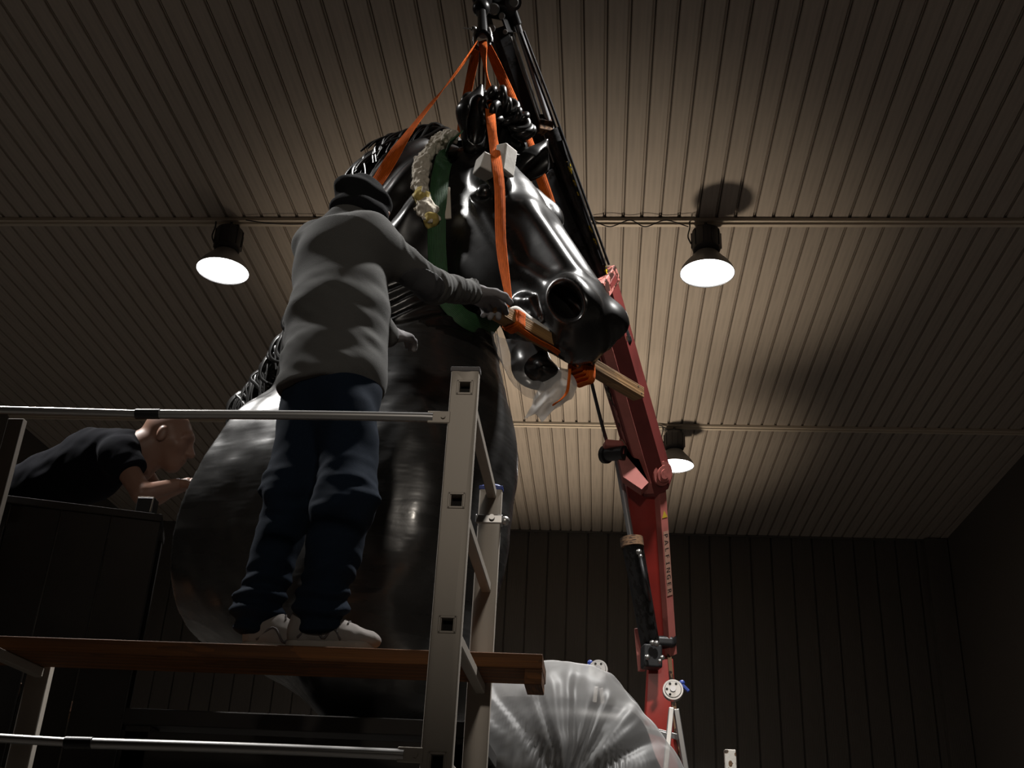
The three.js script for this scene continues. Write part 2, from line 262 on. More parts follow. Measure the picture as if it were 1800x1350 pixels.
PURLIN.forEach((z, i) => {
  const g = [bar(V(XL, CEIL - 0.02, z), V(XR, CEIL - 0.02, z), 0.1, 0.04, 0.004), bar(V(XL, CEIL - 0.05, z - 0.015), V(XR, CEIL - 0.05, z - 0.015), 0.05, 0.025, 0.004)];
  const t = S(mesh(`trim_${3 + i}`, g, M.batten), ['pale batten across the ceiling over the scaffold', 'pale batten across the ceiling carrying two lamps', 'pale batten across the ceiling nearest the end wall', 'pale batten across the ceiling above the viewer'][i]);
});
// ---- six identical hall lamps, hung from the battens
function hallLamp(x, z, label) {
  const yr = 7.535; const t = thing('high_bay_lamp', label, 'lamp', V(x, CEIL, z), 'high bay lamps under the ceiling');
  const lathe = (pts, seg = 40) => { const g = new THREE.LatheGeometry(pts.map(p => new THREE.Vector2(p[0], p[1])), seg); g.translate(x, 0, z); return g; };
  mesh('bracket', [rod(V(x, CEIL, z), V(x, CEIL - 0.1, z), 0.018), bar(V(x - 0.09, CEIL - 0.085, z), V(x + 0.09, CEIL - 0.085, z), 0.03, 0.02), bar(V(x - 0.09, CEIL - 0.09, z), V(x - 0.15, CEIL - 0.26, z), 0.03, 0.012), bar(V(x + 0.09, CEIL - 0.09, z), V(x + 0.15, CEIL - 0.26, z), 0.03, 0.012)], M.lampBlack, t);
  const h = mesh('housing', lathe([[0, CEIL - 0.11], [0.1, CEIL - 0.115], [0.145, CEIL - 0.15], [0.152, CEIL - 0.2], [0.15, CEIL - 0.36], [0.135, CEIL - 0.4], [0.1, CEIL - 0.42], [0, CEIL - 0.42]]), M.lampBlack, t);
  for (let k = 0; k < 10; k++) { const a = k / 10 * Math.PI * 2; mesh('fin', bar(V(x + Math.cos(a) * 0.15, CEIL - 0.17, z + Math.sin(a) * 0.15), V(x + Math.cos(a) * 0.15, CEIL - 0.36, z + Math.sin(a) * 0.15), 0.01, 0.02, 0.002, V(Math.cos(a), 0, Math.sin(a))), M.lampBlack, h); }
  mesh('reflector_bell', lathe([[0.085, CEIL - 0.4], [0.115, CEIL - 0.43], [0.17, CEIL - 0.5], [0.225, yr + 0.1], [0.262, yr + 0.045], [0.276, yr], [0.284, yr - 0.004], [0.284, yr + 0.004], [0.266, yr + 0.05], [0.23, yr + 0.105], [0.175, CEIL - 0.497], [0.12, CEIL - 0.424]]), M.bell, t);
  mesh('glowing_diffuser', lathe([[0, yr + 0.006], [0.15, yr + 0.008], [0.27, yr + 0.012], [0.27, yr + 0.018], [0, yr + 0.02]]), M.glow, t).castShadow = false;
  mesh('cable', tube([V(x - 0.16, CEIL - 0.3, z), V(x - 0.19, CEIL - 0.22, z + 0.01), V(x - 0.17, CEIL - 0.1, z + 0.02), V(x - 0.175, CEIL - 0.01, z + 0.03)], 0.008, 20, 6), M.lampBlack, t);
  const L = new THREE.SpotLight(new THREE.Color(1, 0.975, 0.94), LAMP_CD, 0, LAMP_HALF_ANGLE, 0.55, 2); L.position.set(x, yr - 0.02, z); L.target.position.set(x, 0, z); L.castShadow = true; L.shadow.radius = 11; L.shadow.mapSize.set(1024, 1024);
  t.updateMatrixWorld(true); t.worldToLocal(L.position); t.worldToLocal(L.target.position); t.add(L); t.add(L.target);
}
hallLamp(-4.13, PURLIN[0], 'high bay lamp above the scaffold on the side of the leaning man');
hallLamp(1.05, PURLIN[0], 'high bay lamp above the scaffold on the side of the horse muzzle');
hallLamp(-4.13, PURLIN[1], 'lit bell lamp on the middle batten beside the worker in the grey sweater');
hallLamp(1.05, PURLIN[1], 'lit bell lamp on the middle batten to the side of the black crane boom');
hallLamp(-4.13, PURLIN[2], 'bell lamp on the far batten hidden behind the worker');
hallLamp(1.05, PURLIN[2], 'small lit bell lamp on the far batten behind the red crane arm');
// supply cable tacked along the middle batten, sagging between clips
{
  const pts = []; const z = PURLIN[1] + 0.07; const xs = [-0.15, 0.03, 0.25, 0.4, 0.62, 0.86]; xs.forEach((x, i) => pts.push(V(x, CEIL - (i % 2 ? 0.13 : 0.05), z)));
  const p3 = [-3.95, -3.7, -3.3, -2.95].map((x, i) => V(x, CEIL - [0.05, 0.09, 0.1, 0.05][i], z));
  tag(mesh('lamp_cable', tube(p3, 0.006, 60, 6), M.lampBlack), 'thin cable along the middle batten beside the knit cap', 'cable');
  tag(mesh('lamp_cable', tube(pts, 0.006, 120, 6), M.lampBlack), 'thin dark cable sagging below the middle batten beside the crane boom', 'cable');
  const p2 = [V(0.55, CEIL - 0.05, PURLIN[2] + 0.07), V(0.68, CEIL - 0.1, PURLIN[2] + 0.07), V(0.82, CEIL - 0.04, PURLIN[2] + 0.07), V(0.95, CEIL - 0.1, PURLIN[2] + 0.05)];
  tag(mesh('lamp_cable', tube(p2, 0.009, 40, 6), M.lampBlack), 'short dark cable at the lamp on the far batten', 'cable');
}
// ---- the warm twin-head work light standing on the floor behind the statue, aimed at the ceiling (out of the frame, low down)
{
  const p = V(-0.5, 1.0, -13.8), t = thing('work_light', 'warm twin floodlight on a tripod behind the statue, aimed at the ceiling', 'floodlight', V(p.x, 0, p.z));
  for (const s of [-1, 1]) {
    const c = p.clone().add(V(0, 0, s * 0.2)), d = V(0, 7.2, s * 2.0).normalize(); const Mx = new THREE.Matrix4().makeRotationX(s * Math.atan(2.0 / 7.2)).setPosition(c);
    const h = mesh('lamp_head', boxAt(V(0, -0.06, 0), 0.34, 0.1, 0.24, 0.02).applyMatrix4(Mx), M.lampBlack, t);
    mesh('glass', boxAt(V(0, -0.004, 0), 0.3, 0.01, 0.2, 0.004).applyMatrix4(Mx), mat({ color: lin(0.9, 0.85, 0.7), emissive: new THREE.Color(1, 0.78, 0.52), emissiveIntensity: 60 }), h);
    const L = new THREE.SpotLight(new THREE.Color(1, 0.83, 0.64), WORK_CD, 0, 0.51, 1, 2); const q = c.clone().addScaledVector(d, 0.03); L.position.set(q.x - p.x, q.y, q.z - p.z); L.target.position.copy(L.position).addScaledVector(d, 5); L.castShadow = true; L.shadow.radius = 22; L.shadow.mapSize.set(1024, 1024); t.add(L); t.add(L.target);
  }
  mesh('crossbar', bar(p.clone().add(V(0, -0.12, -0.3)), p.clone().add(V(0, -0.12, 0.3)), 0.04, 0.03), M.lampBlack, t);
  mesh('pole', rod(V(p.x, 0.3, p.z), V(p.x, p.y - 0.12, p.z), 0.018), M.lampBlack, t);
  for (let k = 0; k < 3; k++) { const a = k * 2.094; mesh('leg', rod(V(p.x, 0.45, p.z), V(p.x + Math.cos(a) * 0.35, 0.01, p.z + Math.sin(a) * 0.35), 0.013), M.lampBlack, t); }
}
// ---- unseen fill floodlight, added high behind the viewer to brighten the near faces
{
  const p = V(0.35, 4.6, ZF - 0.25), aim = V(-0.25, 3.5, -3.8), d = aim.clone().sub(p).normalize(); const t = thing('added_front_light', 'added unseen fill floodlight on the wall behind the viewer', 'floodlight', V(p.x, p.y, ZF));
  mesh('bracket', bar(V(p.x, p.y, ZF), V(p.x, p.y, p.z + 0.06), 0.04, 0.06), M.lampBlack, t);
  const h = mesh('lamp_head', bar(p.clone().addScaledVector(d, -0.05), p.clone().addScaledVector(d, 0.05), 0.4, 0.3, 0.02), M.lampBlack, t);
  mesh('glass', bar(p.clone().addScaledVector(d, 0.05), p.clone().addScaledVector(d, 0.058), 0.36, 0.26, 0.004), mat({ color: lin(0.9, 0.88, 0.82), emissive: new THREE.Color(1, 0.88, 0.74), emissiveIntensity: 60 }), h);
  const L = new THREE.SpotLight(new THREE.Color(1, 0.9, 0.78), FRONT_CD, 0, 0.235, 1, 2); const q = p.clone().addScaledVector(d, 0.08); L.position.set(q.x - p.x, q.y - p.y, q.z - ZF); L.target.position.copy(L.position).addScaledVector(d, 4); L.castShadow = true; L.shadow.radius = 10; L.shadow.mapSize.set(1024, 1024); t.add(L); t.add(L.target);
}
// ---------------------------------------------------------------- the horse statue (front section: head, neck, shoulders)
const HO = V(-0.155, 3.528, -4.08), HF = V(0.786, 0, 0.618), HL = V(0.618, 0, -0.786);        // head: point between the lips, forward, far side
const hp = (f, y, l = 0) => HO.clone().addScaledVector(HF, f).addScaledVector(HL, l).add(V(0, y, 0));
// along the nose (s from the poll), outward from the forehead (n), sideways (l, + is the far side)
const hs = (s, n, l = 0) => hp(-0.55 + 0.52 * s + 0.853 * n, 1.38 - 0.853 * s + 0.52 * n, l);
const eS = hs(1, 0).sub(hs(0, 0)).normalize(), eN = hs(0, 1).sub(hs(0, 0)).normalize(), eL = HL.clone();
const HB = [eS, eN, eL];
const BF = V(0.95, 0, 0.312), BL = V(0.312, 0, -0.95), BQ = at(880, 780, 4.45);                // body: forward, far side, a point of its middle plane
const bpix = (px, py, l = 0) => { const d = rayDir(px, py), o = BQ.clone().addScaledVector(BL, l); return EYE.clone().addScaledVector(d, o.sub(EYE).dot(BL) / d.dot(BL)); };
const both = (f) => [f(-1), f(1)];
const headPrims = [
  rcone(hs(0.16, -0.17), hs(0.55, -0.19), 0.165, 0.185),
  K(rcone(hs(0.5, -0.14), hs(1.30, -0.1), 0.15, 0.095), 0.1),
  ...both(q => K(ellip(hs(0.68, -0.29, q * 0.105), [0.31, 0.225, 0.1], HB), 0.07)),
  ...both(q => K(rcone(hs(0.8, -0.41, q * 0.1), hs(1.2, -0.33, q * 0.07), 0.085, 0.06), 0.08)),
  K(rcone(hs(0.6, -0.28), hs(1.2, -0.2), 0.17, 0.12), 0.1),
  ...both(q => K(rcone(hs(0.6, -0.15, q * 0.205), hs(1.0, -0.19, q * 0.15), 0.03, 0.022), 0.06)),
  ...both(q => K(rcone(hs(1.0, -0.19, q * 0.15), hs(1.22, -0.12, q * 0.12), 0.018, 0.014), 0.06)),
  ...both(q => K(rcone(hs(0.72, -0.02, q * 0.09), hs(1.25, -0.02, q * 0.07), 0.035, 0.03), 0.08)),
  ...both(q => K(ellip(hs(0.52, -0.03, q * 0.195), [0.11, 0.06, 0.06], HB), 0.06)),
  K(rcone(hs(0.3, -0.1), hs(0.7, -0.09), 0.11, 0.1), 0.08),
  ...both(q => K(ellip(hs(0.40, -0.06, q * 0.15), [0.1, 0.07, 0.05], HB), 0.06)),
  ...both(q => K(ellip(hs(0.58, -0.165, q * 0.215), [0.07, 0.018, 0.03], HB), 0.03)),
  K(ellip(hs(1.36, -0.13), [0.18, 0.14, 0.145], HB), 0.08),
  ...both(q => K(ellip(hs(1.385, -0.08, q * 0.125), [0.13, 0.1, 0.065], HB), 0.05)),
  ...both(q => K(ellip(hs(1.44, -0.025, q * 0.08), [0.06, 0.04, 0.05], HB), 0.05)),
  K(ellip(hs(1.47, -0.19), [0.085, 0.095, 0.115], HB), 0.06),
  ...both(q => K(rcone(hs(1.2, -0.265, q * 0.115), hs(1.44, -0.255, q * 0.09), 0.035, 0.04), 0.05)),
  // folds round the corner of the mouth and beside the nostril
  ...both(q => K(rcone(hs(1.16, -0.27, q * 0.135), hs(1.24, -0.215, q * 0.145), 0.012, 0.011), 0.03)),
  ...both(q => K(rcone(hs(1.24, -0.215, q * 0.145), hs(1.34, -0.225, q * 0.14), 0.011, 0.008), 0.03)),
  ...both(q => K(rcone(hs(1.17, -0.31, q * 0.125), hs(1.3, -0.26, q * 0.135), 0.011, 0.01), 0.025)),
  ...both(q => K(rcone(hs(1.44, -0.15, q * 0.12), hs(1.5, -0.22, q * 0.1), 0.014, 0.02), 0.025)),
];
const jawPrims = [
  rcone(hs(1.05, -0.33), hs(1.36, -0.415), 0.105, 0.075),
  K(ellip(hs(1.42, -0.415), [0.085, 0.065, 0.085], HB), 0.05),
  K(ellip(hs(1.46, -0.36), [0.05, 0.03, 0.07], HB), 0.03),
  K(ellip(hs(1.36, -0.45), [0.07, 0.05, 0.06], HB), 0.05),
];
const headF = field(headPrims, 0.08), jawF = field(jawPrims, 0.05);
const slit = field([rcone(hs(1.2, -0.315, -0.4), hs(1.2, -0.315, 0.4), 0.018, 0.018)], 0.02);
const nostrils = both(q => ellip(hs(1.42, -0.08, q * 0.19), [0.112, 0.068, 0.095], HB));
const nostrilIn = both(q => ellip(hs(1.37, -0.1, q * 0.095), [0.09, 0.052, 0.09], HB));
const eyeSock = both(q => ellip(hs(0.555, -0.115, q * 0.245), [0.055, 0.035, 0.05], HB));
// neck and body prims: squeezed sideways
const sq = (prim, k) => (x, y, z) => { const l = (x - BQ.x) * BL.x + (z - BQ.z) * BL.z; const e = l * (k - 1); return prim(x + BL.x * e, y, z + BL.z * e) * (0.55 + 0.45 / k); };
const bodyPrims = [
  sq(rcone(bpix(805, 385), bpix(742, 395), 0.27, 0.35), 1.45),
  K(sq(rcone(bpix(742, 395), bpix(668, 560), 0.37, 0.45), 1.45), 0.2),
  K(sq(rcone(bpix(672, 560), bpix(640, 720), 0.46, 0.46), 1.25), 0.3),
  K(sq(rcone(bpix(735, 345), bpix(690, 380), 0.29, 0.29), 1.8), 0.15),
  K(sq(rcone(bpix(725, 800), bpix(730, 960), 0.40, 0.36), 1.0), 0.25),
  K(sq(rcone(bpix(712, 690), bpix(728, 820), 0.41, 0.42), 1.1), 0.25),
  K(sq(rcone(bpix(590, 850), bpix(530, 860), 0.36, 0.34), 0.9), 0.25),
  K(sq(rcone(bpix(540, 912), bpix(250, 945), 0.5, 0.53), 0.97), 0.2),
  K(ellip(bpix(640, 880, -0.36), [0.40, 0.5, 0.18], [BF, V(0, 1, 0), BL]), 0.12),
  K(ellip(bpix(640, 880, 0.36), [0.40, 0.5, 0.18], [BF, V(0, 1, 0), BL]), 0.12),
  K(ellip(bpix(480, 790, -0.2), [0.34, 0.2, 0.22], [BF, V(0, 1, 0), BL]), 0.12),
  K(sq(rcone(bpix(715, 980), bpix(715, 1180), 0.35, 0.33), 0.95), 0.2),
  K(sq(rcone(bpix(380, 960), bpix(640, 1100), 0.36, 0.38), 0.9), 0.2),
];
bodyPrims.push(K(ellip(bpix(752, 400, -0.15), [0.19, 0.34, 0.17], [BF, V(0, 1, 0), BL]), 0.1));
const bodyF = field(bodyPrims, 0.25);
const cutP = at(266, 850, 4.15), cutN = BF.clone().add(V(0, -0.26, 0)).normalize();
const horseSDF = (x, y, z) => {
  let h = headF(x, y, z);
  if (h < 0.35) { let m = slit(x, y, z); const j = jawF(x, y, z); h = smax(h, -m, 0.02); h = smin(h, j, 0.035);
    for (const e of nostrils) h = smax(h, -e(x, y, z), 0.025); for (const e of nostrilIn) h = smax(h, -e(x, y, z), 0.015); for (const e of eyeSock) h = smax(h, -e(x, y, z), 0.03); }
  let b = bodyF(x, y, z);
  if (b < 0.1) b += 0.012 * noise3(x * 4, y * 4, z * 4) + 0.004 * noise3(x * 14, y * 14, z * 14);
  if (b < 0.1 && y > 3.7) {                                       // muscle folds down the side of the neck, wrinkles below the jaw
    const f = (x - BQ.x) * BF.x + (z - BQ.z) * BF.z, w = 0.55 * (y - 4.4) - 0.85 * f + 0.06 * noise3(x * 2.5, y * 2.5, z * 2.5); b -= 0.024 * Math.sin(w * 28) * sstep(-1.05, -0.85, f) * (1 - sstep(-0.4, -0.25, f)) * sstep(4.1, 4.35, y);
    b -= 0.01 * Math.sin((y - 0.5 * f) * 75 + 2 * noise3(x * 4, y * 4, z * 4)) * sstep(-0.8, -0.6, f) * (1 - sstep(3.95, 4.1, y)) * sstep(3.7, 3.78, y);
  }
  let d = smin(h, b, 0.09);
  const c = (x - cutP.x) * cutN.x + (y - cutP.y) * cutN.y + (z - cutP.z) * cutN.z;
  d = smax(d, -c, 0.02);
  return Math.max(d, 2.04 - y);
};
const horse = thing('horse_statue', 'glossy black horse statue with open mouth hanging in orange slings', 'statue', V(-0.9, 2.04, -4.5));
{
  const g = netMesh(horseSDF, V(-2.35, 2.0, -5.5), V(0.3, 5.35, -3.4), 0.0125);
  // the smooth head and neck, and the rougher matt shoulder below a seam: one continuous surface shared out between two parts
  const P = g.attributes.position, A = [], B = []; const s0 = bpix(470, 640), s1 = bpix(850, 625), sn = V(-(s1.y - s0.y), s1.clone().sub(s0).dot(BF), 0);
  for (let i = 0; i < P.count; i += 3) { const x = P.getX(i), y = P.getY(i), z = P.getZ(i); const f = (x - s0.x) * BF.x + (z - s0.z) * BF.z; const v = f * sn.x + (y - s0.y) * sn.y + 0.05 * noise3(x * 3, y * 3, z * 3); const inHead = headF(x, y, z) < 0.05 || jawF(x, y, z) < 0.06; (v > 0 || inHead ? A : B).push(i); }
  const sub = (I) => { const q = new THREE.BufferGeometry(); for (const k of ['position', 'normal', 'uv']) { const a = g.attributes[k], w = a.itemSize * 3, o = new Float32Array(I.length * w); I.forEach((i, j) => o.set(a.array.subarray(i * a.itemSize, i * a.itemSize + w), j * w)); q.setAttribute(k, new THREE.BufferAttribute(o, a.itemSize)); } return q; };
  mesh('head_and_neck', sub(A), M.statue, horse); tag(mesh('shoulder', sub(B), M.statueBody, horse), 'rough matt black shoulder and chest');
  for (const q of [-1, 1]) mesh('eye', ball(hs(0.555, -0.11, q * 0.2), 0.042, 1, 1, 1, 20), M.hair, horse);
  // ears: hollow leaf-shaped cups
  for (const q of [-1, 1]) {
    const base = hs(q > 0 ? 0.19 : 0.13, -0.05, q * 0.135), tip = hs(q > 0 ? 0.06 : -0.06, 0.17, q * (q > 0 ? 0.225 : 0.2)), mid = base.clone().lerp(tip, 0.5).addScaledVector(eL, q * 0.03);
    const ax = tip.clone().sub(base).normalize(), open = eN.clone().multiplyScalar(0.35).addScaledVector(eS, 0.8).addScaledVector(eL, q * 0.5).addScaledVector(ax, -0.2).normalize(); const sd = ax.clone().cross(open).normalize();
    const outer = field([rcone(base, mid, 0.055, 0.075), K(rcone(mid, tip, 0.075, 0.012), 0.04)], 0.03);
    const cup = ellip(base.clone().lerp(tip, 0.52).addScaledVector(open, 0.07), [0.05, 0.062, 0.15], [sd, open, ax]);
    const f = (x, y, z) => smax(outer(x, y, z), -cup(x, y, z), 0.015);
    const lo = base.clone().min(tip).subScalar(0.12), hi = base.clone().max(tip).addScalar(0.12);
    mesh('ear', netMesh(f, lo, hi, 0.008), M.statue, horse);
  }
  // forelock: thick curled tuft standing between the ears
  const locks = [];
  for (let i = 0; i < 46; i++) {                                  // each lock rises, rolls over outward and curls under
    const a = rr(-1, 1), b = rr(-0.6, 1), ph = rr(0, 6.28), h1 = rr(0.07, 0.25), rc = rr(0.035, 0.065), p0 = hs(0.1 + 0.05 * b, -0.03, a * 0.06); const dir = V(0, 0, 0).addScaledVector(HF, 0.35 + b).addScaledVector(eL, a * 1.1).normalize(); const side = dir.clone().cross(V(0, 1, 0));
    const pts = [p0, p0.clone().add(V(0, h1 * 0.6, 0)).addScaledVector(dir, 0.02)]; const c = p0.clone().add(V(0, h1, 0)).addScaledVector(dir, 0.055 + 0.065 * Math.abs(b));
    for (let k = 0; k <= 9; k++) { const w = 2.6 - k * 0.62, q = rc * (1 - 0.05 * k); pts.push(c.clone().add(V(0, Math.sin(w) * q, 0)).addScaledVector(dir, Math.cos(w) * q * 1.15).addScaledVector(side, 0.014 * Math.sin(k * 0.9 + ph) + 0.004 * k)); }
    locks.push(taperTube(pts, t => 0.025 * (1.15 - 0.5 * t) * (t > 0.92 ? (1 - t) * 10 + 0.15 : 1), 44, 8));
  }
  mesh('forelock', locks, M.hair, horse);
  // mane: curling locks along the crest
  const crest = new THREE.CatmullRomCurve3([[808, 262], [770, 262], [720, 268], [672, 300], [640, 345], [600, 430], [560, 520], [525, 600], [492, 660], [462, 700], [446, 716]].map(([x, y]) => bpix(x, y - 4)));
  const mane = [];
  for (let i = 0; i < 190; i++) {
    const t = clamp((i + rr(-0.4, 0.4)) / 189), p = crest.getPoint(t), tg = crest.getTangent(t), out = V(0, 0, 0).copy(BL).cross(tg).normalize(); if (out.y < 0) out.negate();
    const sd = i % 3 === 0 ? 1 : -1, len = rr(0.22, 0.36) * (1 - 0.75 * sstep(0.85, 1, t)), r = rr(0.013, 0.026), ph = rr(0, 6); const pts = [];
    for (let k = 0; k <= 8; k++) { const u = k / 8; const wob = Math.sin(u * 7 + ph) * 0.03 * u; pts.push(p.clone().addScaledVector(out, 0.01 + (0.06 + 0.05 * hash3(i, 3, 1)) * Math.sin(u * 2.6) - 0.11 * u * u + wob * 0.6).addScaledVector(BL, sd * (0.015 + (sd > 0 ? 0.2 : 0.07) * u)).addScaledVector(tg, len * (0.75 * u) + wob)); }
    mane.push(taperTube(pts, u => r * (1.05 - 0.75 * u), 18, 6));
  }
  mesh('mane', mane, M.hair, horse);
}

// first point of the statue's surface along the ray of a view direction, lifted by off
function onHorse(px, py, off = 0.004, z0 = 3.3) { const d = rayDir(px, py).normalize(); let p = at(px, py, z0); for (let i = 0; i < 160; i++) { const s = horseSDF(p.x, p.y, p.z) - off; if (s < 0.0008) return p; p = p.clone().addScaledVector(d, Math.min(Math.max(s * 0.7, 0.0006), 0.08)); if (p.z < -5.6) break; } return null; }
const grad = (f, p, e = 0.004) => V(f(p.x + e, p.y, p.z) - f(p.x - e, p.y, p.z), f(p.x, p.y + e, p.z) - f(p.x, p.y - e, p.z), f(p.x, p.y, p.z + e) - f(p.x, p.y, p.z - e)).normalize();
// ---------------------------------------------------------------- beam through the mouth, slings, padding, plastic
const beamA = at(862, 541, 3.72).add(V(0, 0, 0)), beamB = aty(1123, 693, beamA.y), beamDir = beamB.clone().sub(beamA).normalize();
const beamPt = (px) => { let lo = -0.1, hi = 1.1; for (let i = 0; i < 40; i++) { const m = (lo + hi) / 2, p = beamA.clone().lerp(beamB, m).project(camera); ((p.x + 1) * 900 < px) ? lo = m : hi = m; } return beamA.clone().lerp(beamB, lo); };
camera.updateProjectionMatrix();
{
  const t = thing('wooden_beam', 'pale squared timber laid through the open mouth of the horse', 'beam', beamA.clone().lerp(beamB, 0.5));
  mesh('timber', bar(beamA, beamB, 0.06, 0.052, 0.003), M.wood, t);
  const n = V(0, 1, 0).cross(beamDir).normalize(); if (n.z < 0) n.negate();
  for (const [k, dy] of [[0.045, 0.012], [0.02, -0.012]]) { const p = beamB.clone().addScaledVector(beamDir, -k).addScaledVector(n, 0.03).add(V(0, dy, 0)); mesh('nail_hole', rod(p.clone().addScaledVector(n, -0.004), p.clone().addScaledVector(n, 0.0008), 0.004, 0.004, 8), M.hole, t); }
}
const hookP = at(848, 72, 4.55);
const ORG = 'orange lifting slings';
const strap = (name, label, pts, wds, w, m, group, th = 0.005) => tag(mesh(name, ribbon(pts, wds, w, th, 90), m), label, 'sling', group);
const nB = V(0, 1, 0).cross(beamDir).normalize(); if (nB.z < 0) nB.negate();
// front sling: hook, one twist, over the foam blocks, down to the near end of the beam
strap('lifting_sling', 'orange webbing sling passing over the white foam blocks to the near end of the beam',
  [hookP.clone(), at(855, 130, 4.38), at(861, 190, 4.22), at(866, 240, 4.08), at(874, 292, 3.93), at(878, 330, 3.9), at(881, 430, 3.84), beamPt(884).addScaledVector(nB, 0.036).add(V(0, 0.03, 0))],
  [V(1, 0, 0.2), V(0.15, 0, 1), V(1, 0, -0.15), V(0.75, 0, 0.5), V(1, 0, 0), V(1, 0, 0), V(0.9, 0, 0.3), V(0.5, 0, 1)], 0.046, M.orange, ORG);
strap('lifting_sling', 'orange webbing sling slanting down behind the knit cap onto the mane',
  [hookP.clone().add(V(-0.03, -0.02, 0)), at(800, 130, 4.5), at(760, 180, 4.44), at(710, 245, 4.34), onHorse(668, 312, 0.03) || at(668, 312, 4.3), onHorse(628, 380, 0.012) || at(628, 380, 4.25), onHorse(600, 470, 0.008) || at(600, 470, 4.2)],
  [V(0.3, 0.2, 1), V(0.5, 0.4, 0.8), V(0.8, 0.6, 0.3), V(0.9, 0.5, 0.2), V(0.9, 0.45, 0), V(0.9, 0.3, 0), V(1, 0.2, 0)], t => 0.05 + 0.022 * t, M.orange, ORG);
strap('lifting_sling', 'short orange webbing sling running down behind the crest of the neck',
  [hookP.clone().add(V(-0.02, -0.03, -0.03)), at(834, 105, 4.62), at(822, 160, 4.7), at(808, 225, 4.82), at(800, 280, 4.88), at(796, 360, 4.9)],
  [V(0.6, 0, 0.6), V(1, 0, 0.1), V(0.8, 0.2, 0.4), V(0.5, 0.2, 0.7), V(0.3, 0, 1), V(0.3, 0, 1)], 0.05, M.orange, ORG);
strap('lifting_sling', 'orange webbing sling passing behind the forelock and far ear',
  [hookP.clone().add(V(0.03, -0.02, -0.02)), at(876, 122, 4.62), at(897, 168, 4.6), at(918, 222, 4.57), at(963, 347, 4.53), at(1000, 470, 4.48), beamPt(1040).add(V(0, 0.03, 0))],
  [V(0.5, 0, 0.8), V(0.8, 0.2, 0.4), V(0.9, 0.3, 0.1), V(0.9, 0.3, 0), V(0.8, 0.3, 0.2), V(0.7, 0.3, 0.5), V(0.6, 0, 1)], 0.055, M.orange, ORG);
// wraps round the beam
function wrap(px, n, spread, sag, w, label) {
  const c = beamPt(px), list = [];
  for (let k = 0; k < n; k++) { const o = c.clone().addScaledVector(beamDir, (k - (n - 1) / 2) * spread), e = 0.001 + 0.003 * k; const pts = [];
    for (const [a, b] of [[-1, 1], [1, 1], [1, -1], [-1, -1]]) { const q = (s, u) => o.clone().addScaledVector(nB, (0.032 + e) * s).add(V(0, (u > 0 ? 0.028 : -0.028 - sag * (0.4 + 0.6 * (k / n))) * Math.abs(u) + e * u, 0)); pts.push(q(a, b)); if (a === -1 && b === 1) pts.push(q(0, 1.04)); if (a === 1 && b === 1) pts.push(q(1.04, 0.1)); if (a === 1 && b === -1) pts.push(q(0, -1.04)); if (a === -1 && b === -1) pts.push(q(-1.04, 0.1)); }
    pts.push(pts[0].clone()); list.push(ribbon(pts, pts.map(() => beamDir), w, 0.004, 60)); }
  return tag(mesh('sling_wrap', list, M.orange), label, 'sling', 'sling wraps on the beam');
}
wrap(903, 2, 0.012, 0.0, 0.042, 'orange webbing wrapped round the beam beside the gloved hand');
wrap(1021, 4, 0.014, 0.07, 0.036, 'bunched orange webbing loops hanging on the beam under the upper lip');
strap('tie_strap', 'narrow orange strap running along the underside of the beam below the mouth foam', [beamPt(902).add(V(0, -0.034, 0)).addScaledVector(nB, 0.02), beamPt(930).add(V(0, -0.05, 0)).addScaledVector(nB, 0.03), beamPt(962).add(V(0, -0.045, 0)).addScaledVector(nB, 0.028), beamPt(1000).add(V(0, -0.034, 0))], [nB, nB, nB, nB].map(v => v.clone()), 0.03, M.orange);
{ const a = beamPt(1003).add(V(0, -0.02, 0)); strap('tie_strap', 'thin orange cord end dangling beside the plastic bag', [a, at(1000, 668, 4.1), at(996, 690, 4.08), at(985, 703, 4.05), at(972, 712, 4.03)], [V(1, 0, 0), V(1, 0, 0), V(0.9, 0.3, 0), V(0.7, 0.5, 0), V(0.6, 0.7, 0)], 0.012, M.orange); }
